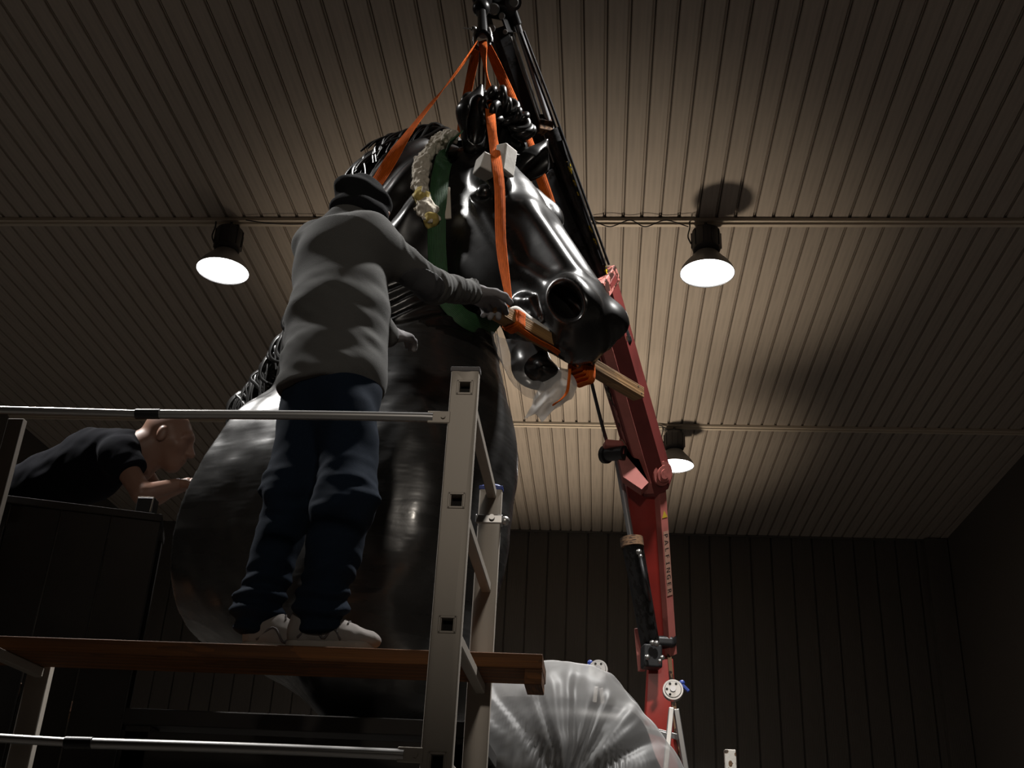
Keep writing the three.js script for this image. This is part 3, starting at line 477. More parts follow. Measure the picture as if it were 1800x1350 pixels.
// green sling round the throat
{
  const path = [[803, 238], [786, 262], [774, 300], [769, 350], [767, 400], [768, 450], [772, 500], [786, 533], [812, 560], [842, 573], [872, 580]];
  const pts = path.map(([x, y], i) => { const p = onHorse(x, y, 0.012); return p || at(x, y, 4.12); });
  const wd = path.map((p, i) => { const d = pts[Math.min(i + 1, pts.length - 1)].clone().sub(pts[Math.max(i - 1, 0)]).normalize(); const n = grad(horseSDF, pts[i]); return n.cross(d).normalize(); });
  for (let i = 1; i < wd.length; i++) if (wd[i].dot(wd[i - 1]) < 0) wd[i].negate();
  for (let i = 1; i < pts.length - 1; i++) pts[i].lerp(pts[i - 1].clone().add(pts[i + 1]).multiplyScalar(0.5), 0.35);
  strap('neck_sling', 'broad dark green webbing sling round the neck behind the jaw', pts, wd, 0.085, M.green, null, 0.006);
  // crumpled padding under the green sling
  const pad = [[794, 240], [772, 252], [752, 270], [742, 292], [738, 320], [741, 345], [750, 368], [757, 384]].map(([x, y]) => onHorse(x, y, 0.012) || at(x, y, 4.3));
  const pr = pad.map((p, i) => rcone(p, pad[Math.min(i + 1, pad.length - 1)].clone().add(V(0, 0.0001, 0)), 0.034 + 0.007 * Math.sin(i * 2.3), 0.034 + 0.007 * Math.sin(i * 2.3 + 2.3)));
  const f0 = field(pr, 0.03), f = (x, y, z) => f0(x, y, z) + 0.013 * noise3(x * 30 + y * 20, y * 34, z * 30) + 0.009 * noise3(x * 70, y * 60 - x * 30, z * 70);
  const lo = pad.reduce((a, b) => a.min(b), V(9, 9, 9)).subScalar(0.09), hi = pad.reduce((a, b) => a.max(b), V(-9, -9, -9)).addScalar(0.09);
  const t = thing('sling_padding', 'crumpled cream padding with yellow tape beside the green sling', 'padding', pad[4]);
  mesh('cloth', netMesh(f, lo, hi, 0.006), M.pad, t);
  for (const [i, j] of [[1, 1], [5, 5], [7, 7]]) { const a = pad[i], b = pad[j].clone().add(V(0.006, -0.02, 0)); const g0 = rcone(a, b, 0.036, 0.034); mesh('yellow_tape', netMesh((x, y, z) => g0(x, y, z) + 0.014 * noise3(x * 24, y * 24, z * 24) + 0.01 * noise3(x * 50, y * 50, z * 50), a.clone().min(b).subScalar(0.07), a.clone().max(b).addScalar(0.07), 0.007), M.padYellow, t); }
  const card = [onHorse(786, 330, 0.004), onHorse(788, 385, 0.004)]; if (card[0] && card[1]) mesh('pad_edge', bar(card[0], card[1], 0.03, 0.012, 0.004, V(0, 0, 1)), M.pad, t);
}
// two foam blocks on the brow
{
  const blk = (px, py, z, w, h, d, rx, ry, rz, label) => { const g = new RoundedBoxGeometry(w, h, d, 2, 0.008); const p = g.attributes.position; for (let i = 0; i < p.count; i++) { const x = p.getX(i), y = p.getY(i), q = p.getZ(i), n = 0.004 * noise3(x * 40, y * 40, q * 40 + px); p.setXYZ(i, x + n, y + n, q + n); } g.computeVertexNormals(); metricUV(g, 4, 4); g.applyMatrix4(new THREE.Matrix4().makeRotationFromEuler(new THREE.Euler(rx, ry, rz)).setPosition(at(px, py, z))); return tag(mesh('foam_block', g, M.foam), label, 'foam block', 'foam blocks on the brow'); };
  blk(855, 293, 4.03, 0.085, 0.085, 0.1, 0.2, 0.5, -0.25, 'lower white foam block wedged between the orange sling and the brow');
  blk(888, 283, 4.03, 0.06, 0.13, 0.09, 0.15, -0.55, -0.12, 'taller upright white foam block pressed against the orange sling');
}
// foam between beam and lip
{
  const a = beamPt(915).addScaledVector(nB, -0.035).add(V(0, 0.06, 0)), b = beamPt(955).addScaledVector(nB, 0.0).add(V(0, 0.03, 0)); const g0 = rcone(a, b, 0.034, 0.026);
  tag(mesh('mouth_foam', netMesh((x, y, z) => g0(x, y, z) + 0.004 * noise3(x * 20, y * 20, z * 20), a.clone().min(b).subScalar(0.06), a.clone().max(b).addScalar(0.06), 0.006), M.foam), 'rounded white foam pad between the beam and the upper lip', 'foam pad');
}
// plastic wrap under the jaw, and the bag hanging from it
function sheet(corners, nu, nv, amp, freq, th = 0) {            // bilinear patch through a grid of points with crumples
  const R = corners.length, Cn = corners[0].length, P = [], U = [], I = [];
  const rows = corners.map(r => new THREE.CatmullRomCurve3(r));
  for (let j = 0; j <= nv; j++) { for (let i = 0; i <= nu; i++) { const col = new THREE.CatmullRomCurve3(rows.map(c => c.getPoint(i / nu))); const p = col.getPoint(j / nv); const n = amp * (noise3(p.x * freq, p.y * freq, p.z * freq) + 0.5 * noise3(p.x * freq * 2.3, p.y * freq * 2.3, p.z * freq * 2.3)); const m = amp * noise3(p.y * freq + 9, p.x * freq, p.z * freq); P.push(p.x + m, p.y + n * 0.5, p.z + n); U.push(p.x * 2, p.y * 2); } }
  for (let j = 0; j < nv; j++) for (let i = 0; i < nu; i++) { const a = j * (nu + 1) + i, b = a + nu + 1; I.push(a, b, a + 1, a + 1, b, b + 1); }
  const g = new THREE.BufferGeometry(); g.setAttribute('position', new THREE.Float32BufferAttribute(P, 3)); g.setAttribute('uv', new THREE.Float32BufferAttribute(U, 2)); g.setIndex(I); g.computeVertexNormals(); return g;
}
tag(mesh('plastic_wrap', sheet([[at(862, 582, 4.22), at(885, 592, 4.12), at(915, 600, 4.1), at(960, 610, 4.15)], [at(868, 610, 4.24), at(888, 640, 4.14), at(930, 665, 4.12), at(975, 655, 4.15)], [at(878, 628, 4.25), at(905, 680, 4.16), at(945, 700, 4.13), at(990, 680, 4.14)]], 40, 40, 0.008, 16), M.plasticClear), 'clear plastic wrap slung under the lower jaw', 'plastic wrap');
{
  const rows = (dz) => [[[968, 652], [988, 646], [1004, 652]], [[950, 680], [982, 676], [1013, 676]], [[938, 704], [968, 702], [1006, 700]], [[928, 722], [950, 716], [980, 716]], [[922, 737], [938, 728], [953, 743]]].map((r, j) => r.map(([x, y], i) => at(x, y, 4.16 + dz * (i === 1 ? 1 : 0.3) * [0.5, 1, 1, 0.7, 0.3][j])));
  tag(mesh('plastic_bag', [sheet(rows(-0.07), 60, 70, 0.011, 17), sheet(rows(0.07), 60, 70, 0.011, 15)], M.bag), 'crumpled translucent plastic bag dangling below the lower lip', 'plastic bag');
}
// hook, shackle and chain at the head of the slings
{
  const t = thing('lifting_hook', 'black steel hook assembly gathering the orange slings below the crane tip', 'hook', hookP);
  const up = at(846, 14, 4.6);
  mesh('shank', [rod(up.clone().add(V(0, 0.02, 0)), hookP.clone().add(V(0, 0.05, 0)), 0.022, 0.03)], M.blackGloss, t);
  mesh('swivel', [ball(up, 0.05, 1, 1.1, 1), ball(up.clone().add(V(0, 0.08, 0)), 0.065, 0.9, 1.2, 0.9), boxAt(up.clone().add(V(0.02, 0.16, -0.03)), 0.1, 0.1, 0.08, 0.02)], M.blackGloss, t);
  const q = []; for (let k = 0; k <= 12; k++) { const a = -0.2 + k / 12 * 4.6; q.push(hookP.clone().add(V(Math.cos(a) * 0.045, 0.02 + Math.sin(a) * 0.05 - 0.02, Math.sin(a * 1) * 0.01))); }
  mesh('hook_bow', taperTube(q, u => 0.016 - 0.006 * u, 30, 10), M.blackGloss, t);
  for (const sx of [-1, 1]) mesh('shackle_side', taperTube([hookP.clone().add(V(sx * 0.03, 0.09, 0)), hookP.clone().add(V(sx * 0.045, 0.03, 0.01)), hookP.clone().add(V(sx * 0.04, -0.03, 0))], () => 0.009, 12, 8), M.steel, t);
  mesh('safety_pin', [rod(hookP.clone().add(V(-0.11, 0.075, 0.02)), hookP.clone().add(V(-0.03, 0.07, 0.01)), 0.004), ball(hookP.clone().add(V(-0.05, 0.075, 0.01)), 0.018)], M.steel, t);
  for (const [dx, c] of [[-0.012, 842], [0.012, 850]]) mesh('cable', tube([hookP.clone().add(V(dx, -0.02, -0.03)), at(c, 130, 4.62), at(c + 1, 190, 4.66), at(c, 250, 4.7)], 0.006, 24, 6), M.black, t);
}
// ---------------------------------------------------------------- people
// head prims: c centre of the skull, f forward, u up
function headPrimsOf(c, f, u, s = 1) {
  const r = f.clone().cross(u).normalize(); const B = [r, u, f]; const q = (x, y, z) => c.clone().addScaledVector(r, x * s).addScaledVector(u, y * s).addScaledVector(f, z * s); const E = (x, y, z, a, b, d, k) => K(ellip(q(x, y, z), [a * s, b * s, d * s], B), k * s);
  return { q, prims: [E(0, 0.02, -0.015, 0.076, 0.092, 0.096, 0.03), E(0, -0.045, 0.035, 0.055, 0.075, 0.06, 0.04), E(0, -0.1, 0.062, 0.03, 0.025, 0.026, 0.03), E(0, 0.03, 0.078, 0.045, 0.016, 0.014, 0.025), E(-0.04, 0.018, 0.07, 0.02, 0.01, 0.012, 0.02), E(0.04, 0.018, 0.07, 0.02, 0.01, 0.012, 0.02),
    K(rcone(q(0, 0.005, 0.088), q(0, -0.032, 0.112), 0.009 * s, 0.014 * s), 0.018 * s), E(-0.013, -0.036, 0.1, 0.01, 0.009, 0.011, 0.012), E(0.013, -0.036, 0.1, 0.01, 0.009, 0.011, 0.012), E(0, -0.062, 0.09, 0.024, 0.007, 0.012, 0.01), E(0, -0.076, 0.087, 0.021, 0.008, 0.011, 0.01), E(-0.045, -0.02, 0.055, 0.02, 0.018, 0.02, 0.03), E(0.045, -0.02, 0.055, 0.02, 0.018, 0.02, 0.03),
    E(-0.078, -0.008, -0.012, 0.008, 0.032, 0.02, 0.008), E(0.078, -0.008, -0.012, 0.008, 0.032, 0.02, 0.008), K(rcone(q(0, -0.05, -0.04), q(0, -0.15, -0.055), 0.056 * s, 0.06 * s), 0.03 * s)] };
}
// hand prims: w wrist, d finger direction, n palm normal (the side the fingers close on), th thumb side
function handPrims(w, d, n, th, curl, thumbCurl = 0.4, s = 1) {
  const out = [], P = (a, b, c) => w.clone().addScaledVector(d, a * s).addScaledVector(th, b * s).addScaledVector(n, c * s);
  out.push(rcone(P(-0.01, 0, 0), P(0.03, 0, 0), 0.026 * s, 0.03 * s));
  for (const b of [-0.03, -0.01, 0.01, 0.03]) out.push(K(rcone(P(0.02, b * 0.7, 0), P(0.09, b, 0), 0.018 * s, 0.0145 * s), 0.012));
  const len = [0.062, 0.076, 0.084, 0.076], base = [-0.031, -0.011, 0.011, 0.031];
  for (let i = 0; i < 4; i++) { let p = P(0.092, base[i], 0), a = 0; for (let k = 0; k < 3; k++) { a += curl[i] * [0.8, 1, 0.7][k]; const dir = d.clone().multiplyScalar(Math.cos(a)).addScaledVector(n, Math.sin(a)); const e = p.clone().addScaledVector(dir, len[i] * [0.45, 0.32, 0.25][k] * s); out.push(K(rcone(p, e, [0.0105, 0.0095, 0.0085][k] * s, [0.0095, 0.0085, 0.0075][k] * s), 0.005)); p = e; } }
  let p = P(0.025, 0.028, 0.006), a = 0; for (let k = 0; k < 3; k++) { const dir = th.clone().multiplyScalar(0.75 - 0.35 * k * thumbCurl).addScaledVector(d, 0.6 + 0.1 * k).addScaledVector(n, thumbCurl * (0.3 + 0.35 * k)).normalize(); const e = p.clone().addScaledVector(dir, [0.042, 0.034, 0.027][k] * s); out.push(K(rcone(p, e, [0.016, 0.0125, 0.011][k] * s, [0.0125, 0.011, 0.009][k] * s), 0.008)); p = e; }
  return out;
}
const bounds = (pts, m) => [pts.reduce((a, b) => a.min(b), V(99, 99, 99)).subScalar(m), pts.reduce((a, b) => a.max(b), V(-99, -99, -99)).addScalar(m)];
const squash = (prim, c, ax, k) => (x, y, z) => { const l = (x - c.x) * ax.x + (z - c.z) * ax.z, e = l * (k - 1); return prim(x + ax.x * e, y, z + ax.z * e) * (0.55 + 0.45 / k); };

// ---- the worker in the grey sweater, standing on the plank
{
  const dz = 0.07, J = (px, py, z) => at(px, py, z + dz);
  const j = { La: J(452, 1085, 3.2), Ra: J(560, 1085, 3.13), Lk: J(512, 860, 3.17), Rk: J(606, 880, 3.08), Lh: J(556, 672, 3.26), Rh: J(616, 668, 3.17), pel: J(588, 650, 3.2), wai: J(592, 560, 3.24), che: J(598, 475, 3.28), Ls: J(560, 432, 3.37), Rs: J(650, 420, 3.22), nec: J(630, 400, 3.32), hd: J(641, 374, 3.36), Re: J(762, 503, 3.38), Rw: J(828, 513, 3.53), Le: J(640, 545, 3.5), Lw: J(682, 588, 3.6) };
  const tr = V(0.82, 0, 0.57), tf = V(0.57, 0, -0.82); const sqz = (p, k) => squash(p, j.che, tf, k);
  const t = thing('person', 'worker in grey sweater, dark jeans and black knit cap standing on the plank', 'person', V(j.La.x / 2 + j.Ra.x / 2, 2.077, j.Ra.z));
  const hf = V(0.75, -0.12, -0.65).normalize(), hu = V(0.12, 0.98, -0.05).normalize(); { const r = hf.clone().cross(hu).normalize(); hu.copy(r.clone().cross(hf)).normalize(); }
  const H = headPrimsOf(j.hd, hf, hu);
  // right hand lies on the beam end, left hand against the neck of the statue
  const rd = beamPt(880).add(V(0, 0.04, 0)).sub(j.Rw).normalize(), rn0 = V(0.1, -1, 0.1); const rn = rn0.addScaledVector(rd, -rn0.dot(rd)).normalize(), rth = rn.clone().cross(rd).normalize();
  const Rhand = handPrims(j.Rw, rd, rn, rth.clone(), [1.0, 0.9, 0.78, 0.5], 0.7, 1.15);
  const ld = V(0.55, 0.35, -0.75).normalize(), ln0 = V(0.3, -0.2, -0.9), ln = ln0.addScaledVector(ld, -ln0.dot(ld)).normalize(), lth = V(0, 1, 0).addScaledVector(ld, -ld.y).addScaledVector(ln, -ln.y).normalize();
  const Lhand = handPrims(j.Lw, ld, ln, lth, [0.6, 0.55, 0.5, 0.45], 0.1);
  const bodyPr = [...H.prims, K(rcone(j.nec, j.che, 0.06, 0.11), 0.05), K(sqz(rcone(j.che, j.wai, 0.15, 0.13), 1.35), 0.06), K(sqz(rcone(j.wai, j.pel, 0.13, 0.14), 1.3), 0.06), K(rcone(j.Ls, j.Rs, 0.06, 0.06), 0.05), rcone(j.Rs, j.Re, 0.05, 0.04), rcone(j.Re, j.Rw, 0.038, 0.027), rcone(j.Ls, j.Le, 0.05, 0.04), rcone(j.Le, j.Lw, 0.038, 0.027), rcone(j.Lh, j.Lk, 0.08, 0.055), rcone(j.Lk, j.La, 0.052, 0.038), rcone(j.Rh, j.Rk, 0.08, 0.055), rcone(j.Rk, j.Ra, 0.052, 0.038), ...Rhand, ...Lhand];
  const bf = field(bodyPr, 0.03); const [lo, hi] = bounds(Object.values(j), 0.18);
  mesh('body', netMesh((x, y, z) => bf(x, y, z) + 0.004, lo, hi, 0.012), M.skin, t);
  const arm = (a, b, w) => [K(rcone(a, b, 0.076, 0.06), 0.06), K(rcone(b, w, 0.06, 0.046), 0.03)];
  const hemP = j.pel.clone().add(V(0, -0.05, 0));
  const sw = field([sqz(rcone(j.che.clone().add(V(0, -0.02, 0)), j.wai, 0.192, 0.185), 1.32), K(sqz(rcone(j.wai, hemP, 0.187, 0.192), 1.18), 0.06), K(sqz(rcone(j.che.clone().add(V(0, 0.07, 0)), j.nec.clone().add(V(0, -0.05, 0)), 0.16, 0.08), 1.2), 0.08), K(rcone(j.Ls, j.Rs, 0.085, 0.085), 0.07), ...arm(j.Rs, j.Re, j.Rw), ...arm(j.Ls, j.Le, j.Lw), K(rcone(j.nec.clone().add(V(0, -0.03, 0)), H.q(0, -0.085, -0.05), 0.085, 0.082), 0.04)], 0.05);
  const fore = j.Rw.clone().sub(j.Re), fl = fore.length(); fore.normalize(); const upd = j.Re.clone().sub(j.Rs), ul = upd.length(); upd.normalize();
  const swF = (x, y, z) => { let d = sw(x, y, z); if (d < 0.06 && d > -0.06) {
    const sf = ((x - j.Re.x) * fore.x + (y - j.Re.y) * fore.y + (z - j.Re.z) * fore.z); const onArm = sstep(0.05, 0.14, x - j.Rs.x);
    d += onArm * sstep(-0.22, 0.02, sf) * (0.011 * noise3(sf * 34 + 2 * noise3(x * 9, y * 9, z * 9), y * 7, z * 7 + x * 4) + 0.004 * noise3(sf * 75, y * 14, z * 14));
    const low = 1 - sstep(j.wai.y - 0.05, j.wai.y + 0.2, y); d += (1 - onArm) * (0.016 * noise3(x * 5 + y * 6, y * 15 - x * 4, z * 5) * (0.35 + low) + 0.006 * noise3(x * 12, y * 30 + x * 12, z * 12) * low);
  } return Math.max(smax(d, hemP.y - 0.045 - y, 0.012), (x - j.Rw.x) * fore.x + (y - j.Rw.y) * fore.y + (z - j.Rw.z) * fore.z - 0.012); };
  const sweater = mesh('sweater', netMesh(swF, lo, hi, 0.0085), M.sweater, t);
  // ribbed hem, collar edge and shoulder seam
  mesh('elbow_patch', netMesh((x, y, z) => Math.max(swF(x, y, z) - 0.004, ellip(j.Re.clone().add(V(-0.03, -0.03, 0.06)), [0.085, 0.05, 0.09])(x, y, z)), ...bounds([j.Re], 0.16), 0.007), M.patch, sweater);
  const legs = field([sqz(rcone(j.pel.clone().add(V(0, 0.05, 0)), j.pel, 0.135, 0.15), 1.2), K(sqz(rcone(j.pel, j.pel.clone().add(V(0, -0.1, 0)), 0.15, 0.15), 1.15), 0.05), K(rcone(j.Lh, j.Lk, 0.106, 0.088), 0.05), K(rcone(j.Lk, j.La, 0.086, 0.068), 0.05), K(rcone(j.Rh, j.Rk, 0.106, 0.09), 0.05), K(rcone(j.Rk, j.Ra, 0.09, 0.07), 0.05), K(ellip(j.La.clone().add(V(0.0, 0.04, 0)), [0.075, 0.05, 0.075]), 0.03), K(ellip(j.Ra.clone().add(V(0.0, 0.04, 0)), [0.078, 0.05, 0.075]), 0.03)], 0.03);
  const lf = (x, y, z) => { let d = legs(x, y, z); if (d < 0.06 && d > -0.06) { d += 0.011 * noise3(x * 9 + y * 4, y * 6, z * 9) + 0.008 * noise3(x * 16 - y * 9, y * 13, z * 16); const b = 1 - sstep(2.2, 2.42, y); d += b * 0.008 * Math.sin(y * 120 + 3 * noise3(x * 9, y * 9, z * 9)); const kn = Math.exp(-(((y - j.Rk.y) / 0.12) ** 2)); d += kn * 0.01 * noise3(x * 14, y * 40, z * 14); } return smax(smax(d, 2.118 - y, 0.012), y - (j.pel.y + 0.12), 0.01); };
  mesh('trousers', netMesh(lf, lo, hi, 0.0095), M.jeans, t);
  // knit cap, pulled down, with a slack fold
  const q = H.q; const capF0 = field([ellip(q(0, 0.03, -0.018), [0.092, 0.102, 0.112], [hf.clone().cross(hu).normalize(), hu, hf]), K(ellip(q(0, 0.07, -0.05), [0.07, 0.045, 0.075], [hf.clone().cross(hu).normalize(), hu, hf]), 0.05), K(ellip(q(0, -0.03, -0.03), [0.092, 0.06, 0.1], [hf.clone().cross(hu).normalize(), hu, hf]), 0.04)], 0.03);
  const capF = (x, y, z) => { let d = capF0(x, y, z); if (Math.abs(d) < 0.04) { const h = (x - j.hd.x) * hu.x + (y - j.hd.y) * hu.y + (z - j.hd.z) * hu.z; d += 0.006 * Math.sin(h * 70 + 2 * noise3(x * 8, y * 8, z * 8)) + 0.006 * noise3(x * 18, y * 26, z * 18); const cut = -0.1 - h + 0.3 * Math.max(0, (x - j.hd.x) * hf.x + (z - j.hd.z) * hf.z); d = smax(d, cut, 0.01); } return d; };
  mesh('knit_cap', netMesh(capF, ...bounds([j.hd], 0.24), 0.006), M.beanie, t);
  // work gloves
  for (const [hnd, w] of [[Rhand, j.Rw.clone().addScaledVector(rd, 0.08)], [Lhand, j.Lw.clone().addScaledVector(ld, 0.08)]]) { const g0 = field(hnd, 0.01); mesh('glove', netMesh((x, y, z) => g0(x, y, z) - 0.0025 + 0.0016 * noise3(x * 60, y * 60, z * 60), ...bounds([w], 0.17), 0.0034), M.glove, t); }
  // shoes
  const shoe = (heel, toe) => {
    const d = toe.clone().sub(heel); d.y = 0; const L = d.length(); d.normalize(); const sd = V(0, 1, 0).cross(d).normalize(), Bs = [d, V(0, 1, 0), sd]; const q2 = (a, y, s = 0) => heel.clone().addScaledVector(d, a * L).addScaledVector(sd, s).setY(2.078 + y);
    const up = field([ellip(q2(0.16, 0.055), [0.05, 0.055, 0.036], Bs), K(ellip(q2(0.2, 0.1), [0.05, 0.05, 0.036], Bs), 0.03), K(rcone(q2(0.18, 0.05), q2(0.6, 0.04), 0.038, 0.038), 0.03), K(rcone(q2(0.34, 0.085), q2(0.66, 0.05), 0.032, 0.03), 0.03), K(ellip(q2(0.78, 0.035), [0.065, 0.032, 0.045], Bs), 0.03)], 0.02);
    const open = ellip(q2(0.17, 0.15), [0.042, 0.055, 0.028], Bs);
    const s = mesh('shoe', netMesh((x, y, z) => Math.max(smax(up(x, y, z) + 0.0015 * noise3(x * 60, y * 60, z * 60), -open(x, y, z), 0.006), 2.084 - y), ...bounds([q2(0, 0.07), q2(1, 0.07)], 0.09), 0.005), M.shoe, t);
    const so = field([rcone(q2(0.12, 0.012), q2(0.3, 0.012), 0.04, 0.036), K(rcone(q2(0.3, 0.012), q2(0.78, 0.012), 0.036, 0.048), 0.02)], 0.02);
    mesh('sole', netMesh((x, y, z) => Math.max(so(x, y, z), 2.077 - y, y - 2.103), ...bounds([q2(0, 0.02), q2(1, 0.02)], 0.08), 0.005), M.sole, s);
    for (let k = 0; k < 5; k++) { const a = 0.4 + k * 0.065; const pts = []; for (let m = 0; m <= 6; m++) { const o = (m / 6 - 0.5) * 0.062; let p = q2(a + (k % 2 ? 1 : -1) * o * 0.25, 0.16, o); for (let i = 0; i < 50; i++) { const v = up(p.x, p.y, p.z); if (v < 0.002) break; p.y -= Math.max(v * 0.6, 0.0008); } pts.push(p); } mesh('lace', tube(pts, 0.0028, 14, 5), M.shoeDark, s); }
    for (const sg of [-1, 1]) { const pts = [[0.14, 0.03], [0.3, 0.07], [0.42, 0.03], [0.52, 0.06], [0.62, 0.025]].map(([a, y]) => { let p = q2(a, y, sg * 0.07); for (let i = 0; i < 40; i++) { const v = up(p.x, p.y, p.z); if (v < 0.001) break; p.addScaledVector(sd, -sg * Math.max(v * 0.6, 0.0008)); } return p; }); mesh('side_stripe', tube(pts, 0.004, 24, 5), M.shoeDark, s); }
  };
  shoe(V(-0.925, 2.078, -3.225), V(-0.648, 2.078, -3.21)); shoe(V(-1.075, 2.078, -3.26), V(-0.79, 2.078, -3.33));
}
// ---- the bald worker leaning over from the left
{
  const J = at; const j = { hd: J(297, 770, 4.74), nec: J(248, 788, 4.72), Rs: J(208, 800, 4.6), Ls: J(225, 790, 4.92), che: J(165, 815, 4.76), wai: J(80, 860, 4.78), pel: J(10, 900, 4.8), Re: J(250, 868, 4.58), Rw: J(312, 852, 4.72), Le: J(275, 870, 4.95), Lw: J(330, 850, 4.95), Rh: J(2, 915, 4.7), Lh: J(8, 910, 4.9), Rk: J(-20, 1040, 4.66), Lk: J(-15, 1035, 4.88), Ra: J(-50, 1170, 4.7), La: J(-45, 1165, 4.92) };
  const t = thing('person', 'bald worker in black T-shirt bending over to reach the shoulder of the statue', 'person', V(j.Ra.x, j.Ra.y - 0.08, j.Ra.z));
  const hf = V(0.93, -0.27, -0.22).normalize(), hu = V(0.27, 0.95, 0.08).normalize(); { const r = hf.clone().cross(hu).normalize(); hu.copy(r.clone().cross(hf)).normalize(); }
  const H = headPrimsOf(j.hd, hf, hu, 1.2);
  const rd = V(0.85, 0.1, -0.5).normalize(), rn = V(0.1, -0.95, -0.2).addScaledVector(rd, 0.02).normalize(), rth = rn.clone().cross(rd).normalize();
  const hands = [...handPrims(j.Rw, rd, rn, rth, [0.3, 0.3, 0.3, 0.25]), ...handPrims(j.Lw, rd, rn, rth.clone().negate(), [0.3, 0.3, 0.3, 0.3])];
  const foot = (a) => K(rcone(a.clone().add(V(-0.02, -0.05, 0)), a.clone().add(V(0.16, -0.06, 0)), 0.045, 0.035), 0.03);
  const bf = field([...H.prims, K(rcone(H.q(0, -0.1, -0.05), j.nec, 0.06, 0.065), 0.04), K(rcone(j.nec, j.che, 0.07, 0.13), 0.06), K(rcone(j.che, j.wai, 0.135, 0.125), 0.06), K(rcone(j.wai, j.pel, 0.125, 0.14), 0.06), K(rcone(j.Ls, j.Rs, 0.06, 0.06), 0.06), K(rcone(j.Rs, j.Re, 0.058, 0.045), 0.04), K(rcone(j.Re, j.Rw, 0.046, 0.03), 0.02), rcone(j.Ls, j.Le, 0.058, 0.045), rcone(j.Le, j.Lw, 0.044, 0.03), rcone(j.Rh, j.Rk, 0.085, 0.06), rcone(j.Rk, j.Ra, 0.055, 0.04), rcone(j.Lh, j.Lk, 0.085, 0.06), rcone(j.Lk, j.La, 0.055, 0.04), foot(j.Ra), foot(j.La)], 0.03);
  const [lo, hi] = bounds(Object.values(j), 0.22);
  const hb = bounds([j.hd], 0.22), inB = (x, y, z) => x > hb[0].x && y > hb[0].y && z > hb[0].z;
  const bodyG = netMesh(bf, lo, hi, 0.0085), hg = handPrims; mesh('body', [bodyG, netMesh(field(hands, 0.01), ...bounds([j.Rw, j.Lw], 0.2), 0.0045)], M.skin, t);
  const sh = field([K(rcone(j.nec.clone().lerp(j.che, 0.3), j.che, 0.1, 0.158), 0.05), K(rcone(j.che, j.wai, 0.158, 0.15), 0.06), K(rcone(j.wai, j.pel, 0.15, 0.165), 0.06), K(rcone(j.Ls, j.Rs, 0.085, 0.085), 0.07), K(rcone(j.Rs, j.Rs.clone().lerp(j.Re, 0.42), 0.08, 0.078), 0.04), K(rcone(j.Ls, j.Ls.clone().lerp(j.Le, 0.42), 0.08, 0.078), 0.04)], 0.05);
  const slD = j.Re.clone().sub(j.Rs).normalize(), slC = j.Rs.clone().lerp(j.Re, 0.5);
  mesh('t_shirt', netMesh((x, y, z) => { let d = sh(x, y, z); if (Math.abs(d) < 0.05) d += 0.010 * noise3(x * 10 + y * 5, y * 10, z * 8) + 0.006 * noise3(x * 24 - y * 10, y * 18, z * 12); const c = (x - slC.x) * slD.x + (y - slC.y) * slD.y + (z - slC.z) * slD.z; return z > -4.72 && x > j.Rs.x - 0.02 ? smax(d, c, 0.01) : d; }, lo, hi, 0.009), M.shirt, t);
  const tr = field([rcone(j.pel, j.pel.clone().add(V(0, -0.05, 0)), 0.17, 0.16), rcone(j.Rh, j.Rk, 0.11, 0.09), rcone(j.Rk, j.Ra, 0.088, 0.07), rcone(j.Lh, j.Lk, 0.11, 0.09), rcone(j.Lk, j.La, 0.088, 0.07)], 0.05); mesh('trousers', netMesh(tr, lo, hi, 0.014), M.jeans, t);
  const q = H.q;
  for (const s of [-1, 1]) mesh('eye', ball(q(s * 0.034, 0.006, 0.074), 0.0135, 1, 1, 1, 12), mat({ color: lin(0.3, 0.27, 0.25), roughness: 0.3 }), t);
}
